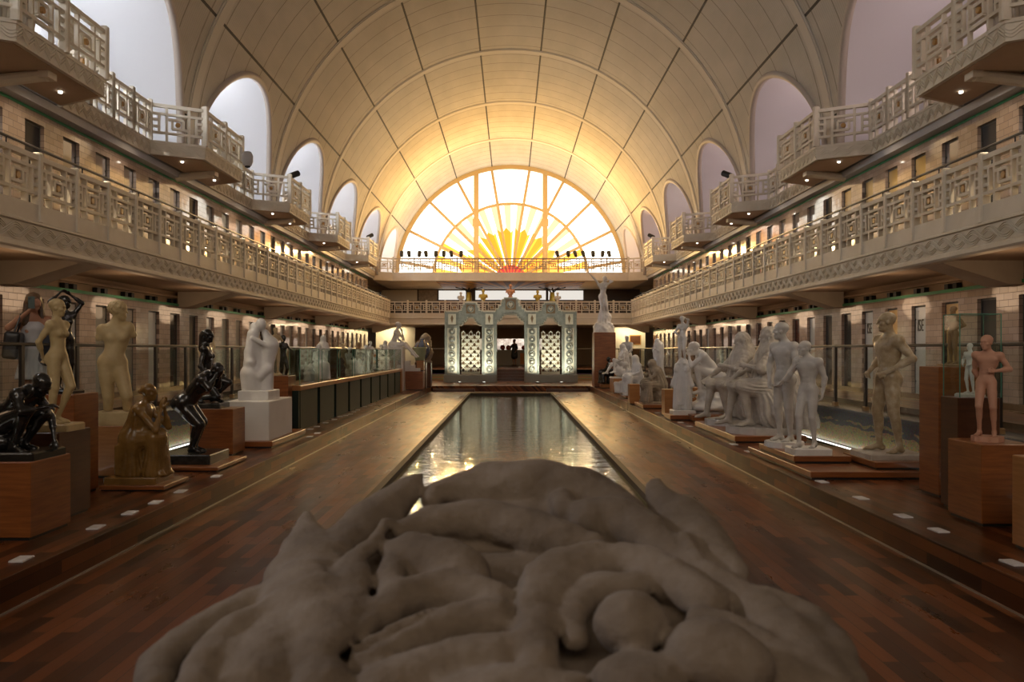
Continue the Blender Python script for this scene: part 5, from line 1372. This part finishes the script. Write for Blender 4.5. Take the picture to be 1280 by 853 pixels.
# reception desk
dk = empty('reception_desk',(0.3,58.9,ZW),0,'long pale counter seen through the central arch of the portal','counter')
M['deskpale']=mat('desk_laminate',(.42,.36,.27),.4); M['orange']=mat('orange_laminate',(.75,.27,.03),.4)
MB().bevbox(-2.6,2.2,-.35,.35,.98,1.04,.01).build('counter_top','deskpale',dk); MB().box(-2.5,2.1,-.3,.3,0,.98).build('front','deskpale',dk); MB().box(.35,1.0,-.36,-.30,.05,.82).build('orange_panel','orange',dk)
for i,(x,h_) in enumerate(((-.85,.32),(-.45,.30),(.62,.30),(1.05,.34),(1.5,.28))):
    o = MB().lathe([(.001,0),(.10,0),(.17,.10),(.18,.2),(.10,h_),(.001,h_)],n=14).build('red_vase',mat('red_glaze',(.55,.06,.03),.3) if i==0 else M['redg'],None,True)
    if i==0: M['redg']=o.data.materials[0]
    o.location=(x+.3,58.9,ZW+1.04); tag(o,'round red vase on the pale counter beyond the portal','vase','red vases on the counter')
# side lobbies with lit walls and pictures
for s, nm in ((-1,'left'),(1,'right')):
    b = MB(); b.box(s*6.1,s*8.6,54.9,55.1,ZW,ZGB); struct(b,'wall_lobby_'+nm,'creamwall')
    light('AREA','lobby_light',(s*7.6,54.2,3.2),42,(1,.82,.5),aim=(s*7.8,55,2.0),sx=1.8,sy=.3)
for i,(x,z,w_,h_,m_,lb) in enumerate(((-8.25,1.55,.45,.45,'orange','small orange picture on the left lobby wall, outer one'),(-7.65,1.55,.45,.45,'orange','small orange picture on the left lobby wall, inner one'),(7.95,2.2,.75,.62,'ochre','dark gold framed painting on the right lobby wall, upper one'),(7.95,1.35,.75,.62,'ochre','dark gold framed painting on the right lobby wall, lower one'))):
    r_ = empty('painting',(x,54.88,z),0,lb,'painting')
    MB().box(-w_/2,w_/2,-.03,.0,-.0,h_).build('frame','brass',r_); MB().box(-w_/2+.06,w_/2-.06,-.035,-.03,.06,h_-.06).build('canvas',m_ if m_=='orange' else 'wooddark',r_)
# level above: backlit clerestory, dark wall parts, columns
b = MB(); b.box(-9,9,59.9,60.1,ZG,6.1); struct(b,'wall_end_upper',mat('clerestory_wall',(.05,.032,.022),.5))
for i,(x0,x1) in enumerate(((-5.0,-3.12),(-2.45,2.45),(2.62,5.05))):
    w_ = empty('window_%d' % (310+i),(0,0,0)); w_['kind']='structure'
    MB().box(x0,x1,59.82,59.88,5.36,6.0).build('pane','screen',w_); MB().box(x0-.05,x0,59.8,59.9,5.3,6.04).build('frame','frame',w_)
MB().box(-9.0,-6.5,59.80,59.86,5.30,6.05).build('wall_panel','creamwall')['kind']='structure'
MB().box(-6.4,-5.1,59.80,59.86,5.30,6.05).build('wall_panel','brownstone')['kind']='structure'
bpy.data.objects['wall_panel'].name='trim_40'; bpy.data.objects['wall_panel.001'].name='trim_41'
M['goldvase']=mottled('gold_column',(.35,.25,.03),(.55,.45,.10),6,.3,0)
for s, nm in ((-1,'left'),(1,'right')):
    r_ = empty('branching_column',(s*2.78,57.5,ZG),0,'dark branching column with yellow shaft behind the %s side of the end balustrade' % nm,'column')
    MB().lathe([(.001,0),(.20,0),(.24,.4),(.20,1.2),(.14,1.75),(.001,1.75)],n=14).build('shaft','goldvase',r_,True)
    b = MB(); b.tube([(s*.22,0,0),(s*.20,0,1.2),(s*.05,0,1.8),(0,0,2.05)],.05,8)
    for a in (-.9,-.5,.5,.9): b.tube([(0,0,1.65),(a*.35,0,1.95),(a,.1,2.08)],.03,6)
    b.build('branches','black',r_,True)
# heads and busts on the end balustrade side of the upper floor, standing on slim stands
for i,(x_px, yb, m_, hgt, lb) in enumerate(((576,377,'marble2',.62,'pale grey bust behind the end balustrade, left of the branching column'),(604,377,'goldvase',.78,'gilded dark bust behind the end balustrade, left'),(638,371,'terracotta',.80,'pinkish bust above the middle of the portal'),(672,377,'goldvase',.72,'gilded dark bust behind the end balustrade, right'),(697,377,'marble2',.60,'pale grey bust behind the end balustrade, right'))):
    d = 52.0; X = px(x_px,d)
    zt = pz(yb, d)-.05
    r_ = empty('bust_stand',(X,d,ZG),0,['slim stand under the left grey bust','slim stand under the left gilded bust','slim stand under the pinkish bust','slim stand under the right gilded bust','slim stand under the right grey bust'][i],'pedestal','bust stands behind the end balustrade')
    MB().bevbox(-.16,.16,-.16,.16,0,zt-ZG,.01).build('body','wooddark',r_)
    S = body(STAND,'m','curly',arms='stub',legs=False,heavy=1.1); S.box((0,0,.55),(.5,.5,.60),sub=True,k=.01); S.cone((0,0,1.02),(0,0,1.22),.08,.12,k=.03); S.cone((0,0,1.0),(0,0,1.03),.13,.12,k=.02)
    sc_ = hgt/.78; statue('bust',lb,S,m_,(X,d,zt),0,sc_,.016,lift=(-.985*sc_,))
for i,(xp,w_) in enumerate(((561,1.0),(718,1.0))):
    X = px(xp,53); o = MB().bevbox(-w_/2,w_/2,-.3,.3,0,.95,.03).build('display_cabinet','wooddark'); o.location=(X,53.2,ZG); tag(o,'low dark cabinet behind the end balustrade, %s of the busts' % ('left' if i==0 else 'right'),'cabinet')
# spot lamps along the end parapet
cols = [150,185,225,262,300,338,375,413,848,892,928,963,1003,1040,1078]
for i, c in enumerate(cols):
    x = (c/3.556+460-VX)*YU/F
    r_ = empty('stage_spotlight',(x,YU+.12,ZU+.02),0,'black spot lamp on the end parapet, %s group before the great window' % ('left' if i<8 else 'right'),'spotlight','spot lamps on the end parapet, %s group' % ('left' if i<8 else 'right'))
    rr = random.uniform(-.5,.5)
    MB().tube([(0,0,0),(0,0,1.0)],.018,6).build('stand','black',r_)
    MB().tube([(-.12,0,1.0),(-.12,0,1.15),(.12,0,1.15),(.12,0,1.0)],.015,5).build('yoke','black',r_)
    hd_ = MB().tube([(rr*.1,-.02,.98),(rr*.25,.16,1.26)],.10,10,r2=.125).build('head','black',r_)
    MB().lathe([(.001,0),(.07,0),(.001,.01)],(rr*.26,.18,1.29),8).build('lens','lampface',hd_)
# security camera on the second left balcony
r_ = empty('security_camera',(-7.02,22.55,6.95),0,'white dome security camera fixed to the second left balcony','camera')
MB().box(-.06,.0,-.05,.05,-.15,.22).build('bracket','marble2',r_); MB().lathe([(.001,-.30),(.10,-.26),(.14,-.15),(.14,0),(.10,.10),(.001,.12)],(.12,0,0),16).build('dome','ledge',r_,True); MB().lathe([(.001,-.33),(.07,-.30),(.075,-.25)],(.12,0,0),14).build('lens','black',r_,True)
for s,i,yy in ((-1,0,44.0),(-1,1,28.6),(1,2,44.0),(1,3,28.6)):
    r_ = empty('balcony_spotlight',(s*7.3,yy,ZUB+.30),0,'black spot lamp standing inside the %s balcony of the %s side' % ('fifth' if yy>40 else 'third','left' if s<0 else 'right'),'spotlight')
    MB().tube([(0,0,0),(0,0,1.0)],.02,6).build('stand','black',r_); MB().tube([(0,-.1,1.0),(-s*.2,.15,1.15)],.10,10).build('head','black',r_)
# ------------------------------------------------------------------ visitors
M['skin']=mat('skin',(.42,.21,.13),.5); M['hairbrown']=mottled('brown_hair',(.05,.025,.012),(.16,.085,.035),9,.45,.2); M['dress']=mottled('white_dress',(.44,.43,.44),(.52,.51,.52),8,.8,.1); M['bag']=mat('black_leather',(.015,.014,.015),.4)
M['jacket']=mat('dark_denim',(.03,.035,.05),.8); M['phone']=mat('phone_shell',(.06,.09,.08),.25)
def person(loc, yaw, sc, label, g, dresscol, dress_pr, hair='long', extra=None, h=.010):
    root = empty('person', loc, R(yaw), label, 'person'); root.scale=(sc,sc,sc)
    S = body(g,'f','none',face=True,hs=1.02); V,Q = S.mesh(h); net_object('body',flat_cut(V),Q,'skin',root)
    S = Sculpt(); dress_pr(S,g); V,Q = S.mesh(h); net_object('dress',V,Q,dresscol,root)
    A = frame(g['hf'],g['hu']); c = np.array(g['head'],float); S = Sculpt()
    P = lambda x,y,z: c + A@(V3(x,y,z)*1.02)
    S.ell(P(0,.024,.046),V3(.094,.104,.096),A,k=.01,bump=(.004,80))
    if hair=='long':
        for s in (-1,1): S.cone(P(s*.075,.03,.0),P(s*.10,.0,-.26),.036,.042,k=.03,fold=(5,.006,0))
        S.cone(P(0,.075,0),P(0,.09,-.26),.07,.08,k=.03,fold=(7,.007,0))
    V,Q = S.mesh(.009); net_object('hair',V,Q,'hairbrown',root)
    S = Sculpt()
    for L in 'LR':
        an = np.array(g['a'+L],float); fd = nrm(np.array(g['f'+L],float)); FA = frame(fd,V3(0,0,1)); S.ell(an+fd*.07+V3(0,0,-.048),(.048,.135,.030),FA,k=.01); S.cone(an+V3(0,0,-.02),an+V3(0,0,-.05),.045,.045)
        V,Q = S.mesh(.01); net_object('shoe',flat_cut(V),Q,'bag',root); S = Sculpt()
    return root
g = pose(head=(.0,-.03,1.62), hf=(.15,-1,-.08), eR=(-.29,-.12,1.30), wR=(-.06,-.28,1.53), hdR=(.5,-.1,.6), hcR=(0,1,0), eL=(.26,.0,1.14), wL=(.20,-.20,1.28), hdL=(.1,-.4,.8), fL=(.1,-1,0))
def dr(S,g):
    S.ell((0,.0,1.27),(.148,.112,.16),k=.03); S.ell((0,-.03,1.29),(.13,.115,.09),k=.03); S.cone((0,0,1.2),(0,0,1.02),.12,.118,k=.04); S.cone((0,0,1.0),(0,0,.66),.13,.21,k=.04,fold=(9,.012,0)); S.box((0,0,.54),(.4,.4,.10),sub=True,k=.005)
    S.ell((0,0,1.46),(.10,.2,.07),sub=True,k=.03)
pr = person((-6.10,11.0,ZW),35,1.0,'woman in a short white dress holding a phone to her face behind the left handrail',g,'dress',dr)
S = Sculpt(); S.box((0,0,0),(.05,.14,.13),.04,k=.05); S.cone((0,-.12,.1),(0,.12,.1),.05,.05,k=.04)
V,Q = S.mesh(.01); o=net_object('shoulder_bag',V,Q,'bag'); o.location=(-6.20,10.72,ZW+1.08); o.rotation_euler=(0,R(6),R(20)); tag(o,'slouchy black shoulder bag hanging at the left side of the photographing woman','bag')
st_=MB().tube([(0,-.10,.12),(.05,-.02,.40),(.06,.02,.42),(.0,.12,.12)],.012,6).build('strap','bag',o)
S = Sculpt(); S.cone((0,0,.12),(0,0,-.18),.05,.09,k=.03,fold=(5,.02,0)); V,Q=S.mesh(.01); o=net_object('folded_jacket',V,Q,'jacket'); o.location=(-5.83,10.83,ZW+1.10); tag(o,'dark jacket hanging over the arm of the photographing woman','jacket')
o=MB().bevbox(-.038,.038,-.005,.005,-.075,.075,.004).build('phone','phone'); o.location=(-5.93,10.64,ZW+1.61); o.rotation_euler=(R(-5),0,R(35)); tag(o,'phone held up before the face of the woman in white','phone')
MB().lathe([(.001,0),(.012,0),(.001,.002)],(-.02,-.006,.05),8,'y').build('lens','black',o)
g = pose(hf=(-.9,-.3,-.1), head=(-.01,-.02,1.62), eR=(-.26,-.1,1.14), wR=(-.2,-.32,1.2), eL=(.24,.02,1.14), wL=(.2,-.1,.95))
def dr2(S,g):
    S.ell((0,.0,1.27),(.165,.125,.18),k=.03); S.cone((0,0,1.2),(0,0,.62),.15,.22,k=.05,fold=(7,.012,0))
    for s,L in ((1,'L'),(-1,'R')): S.cone((s*.16,0,1.39),g['e'+L],.065,.055,k=.03)
    S.ell((0,0,1.48),(.08,.2,.06),sub=True,k=.02)
person((px(643,57),57.0,ZW),-40,1.0,'woman in a knee-length black dress standing beyond the portal',g,'bag',dr2,hair='short',h=.02)
# ------------------------------------------------------------------ sculpture in the foreground, seen from above its crown
fg = empty('stone_sculpture',(0,1.35,1.02),0,'large weathered stone sculpture of folded forms in the foreground, before the pool','sculpture')
def Q3(x,y,d): return (px(x,d), d, pz(y,d))
S = Sculpt()
def E(x,y,d,rx,ry,rz,rot=0,k=.03,tilt=0,bump=(.003,60)):
    c_,s_ = math.cos(R(rot)),math.sin(R(rot)); A = np.array([[c_,0,-s_],[0,1,0],[s_,0,c_]])
    if tilt: ct,stt=math.cos(R(tilt)),math.sin(R(tilt)); A = A@np.array([[1,0,0],[0,ct,-stt],[0,stt,ct]])
    S.ell(Q3(x,y,d),(rx,ry,rz),A,k=k,bump=bump)
def Cn(p,q,ra,rb,k=.02,fold=None): S.cone(Q3(*p),Q3(*q),ra,rb,k=k,fold=fold)
FG_PRIMS(E,Cn,S)
V,Qd = S.mesh(.009); V = V - np.array([0,1.35,1.02])
net_object('carving',V,Qd,'frontstone',fg)
bp = empty('pedestal',(0,1.45,0),0,'large grey block carrying the foreground stone sculpture','pedestal'); MB().bevbox(-.62,.62,-.50,.55,0,1.02,.02).build('body','plaster',bp)
# ------------------------------------------------------------------ light and camera
for s in (-1,1):
    for c in NC:
        if c < 5: continue
        light('POINT', 'niche_lamp', (s*9.45, c-1.2, 8.3), 270 if s<0 else 85, (.90,.94,1) if s<0 else (1,.82,.78), size=.12)
    for k in range(13):
        y = 7.0 + BAY/2*k
        light('SPOT', 'walkway_lamp', (s*7.6, y, 3.29), 26, (1,.68,.42), aim=(s*7.9,y,0), size=.25, spot=165, blend=.4)
        light('POINT', 'soffit_fill', (s*7.35, y+1.9, 2.9), 5, (1,.66,.40), size=.3)  # added fill so the walkway soffits are not dark, no fixture here
        light('SPOT', 'gallery_lamp', (s*7.7, y, 6.25), 22, (1,.74,.48), aim=(s*8.3,y,4.2), size=.25, spot=150, blend=.6)
# lamps along the end parapet wash the vault
for i in range(8):
    for s in (-1,1):
        x = s*(2.6+ .55*i); e = ((8.1-abs(x))/5.5)**1.6
        if i % 2: light('SPOT', 'parapet_beam', (x, YU+.2, ZU+1.35), 1500*e, (1,.68,.30), aim=(x*.9, YU+5.5, 14.5), size=.06, spot=160, blend=1)
        else: light('SPOT', 'parapet_beam', (x, YU+.2, ZU+1.35), 1800*e, (1,.60,.19), aim=(x*.9, YU-12, 15), size=.06, spot=150, blend=1)
for s in (-1,1):  # area lights added to brighten the dark far end
    light('AREA','end_hall_fill',(s*4.5,47.5,3.25),60,(1,.75,.45),aim=(s*4.5,47.5,0),sx=1.5,sy=1)
    light('AREA','end_gallery_fill',(s*4.5,56.0,6.0),60,(1,.8,.55),aim=(s*4.5,56.0,0),sx=2,sy=1)
# unseen spot added high on the left to brighten the foreground carving
light('SPOT','carving_fill',(-6.2,2.6,4.6),620,(.95,.93,1.0),aim=(0,1.3,1.4),size=.05,spot=17,blend=.6)
cam = bpy.data.cameras.new('camera'); co = bpy.data.objects.new('camera', cam); COL.objects.link(co)
co.location = (0,0,EYE); co.rotation_euler = (R(90),0,0); cam.sensor_width = 36; cam.lens = F/1280*36
cam.shift_x = (640-VX)/1280; cam.shift_y = (VY-426.5)/1280
cam.clip_start = .05; cam.clip_end = 200
cam.dof.use_dof = True; cam.dof.focus_distance = 24; cam.dof.aperture_fstop = 6.3
SC.camera = co
w = bpy.data.worlds.new('world'); SC.world = w; w.use_nodes = True
w.node_tree.nodes['Background'].inputs[0].default_value = (.5,.45,.4,1); w.node_tree.nodes['Background'].inputs[1].default_value = .02
SC.view_settings.view_transform = 'Standard'; SC.view_settings.look = 'None'; SC.view_settings.gamma = 1; SC.view_settings.use_curve_mapping = False
SC.view_settings.exposure = 0.08
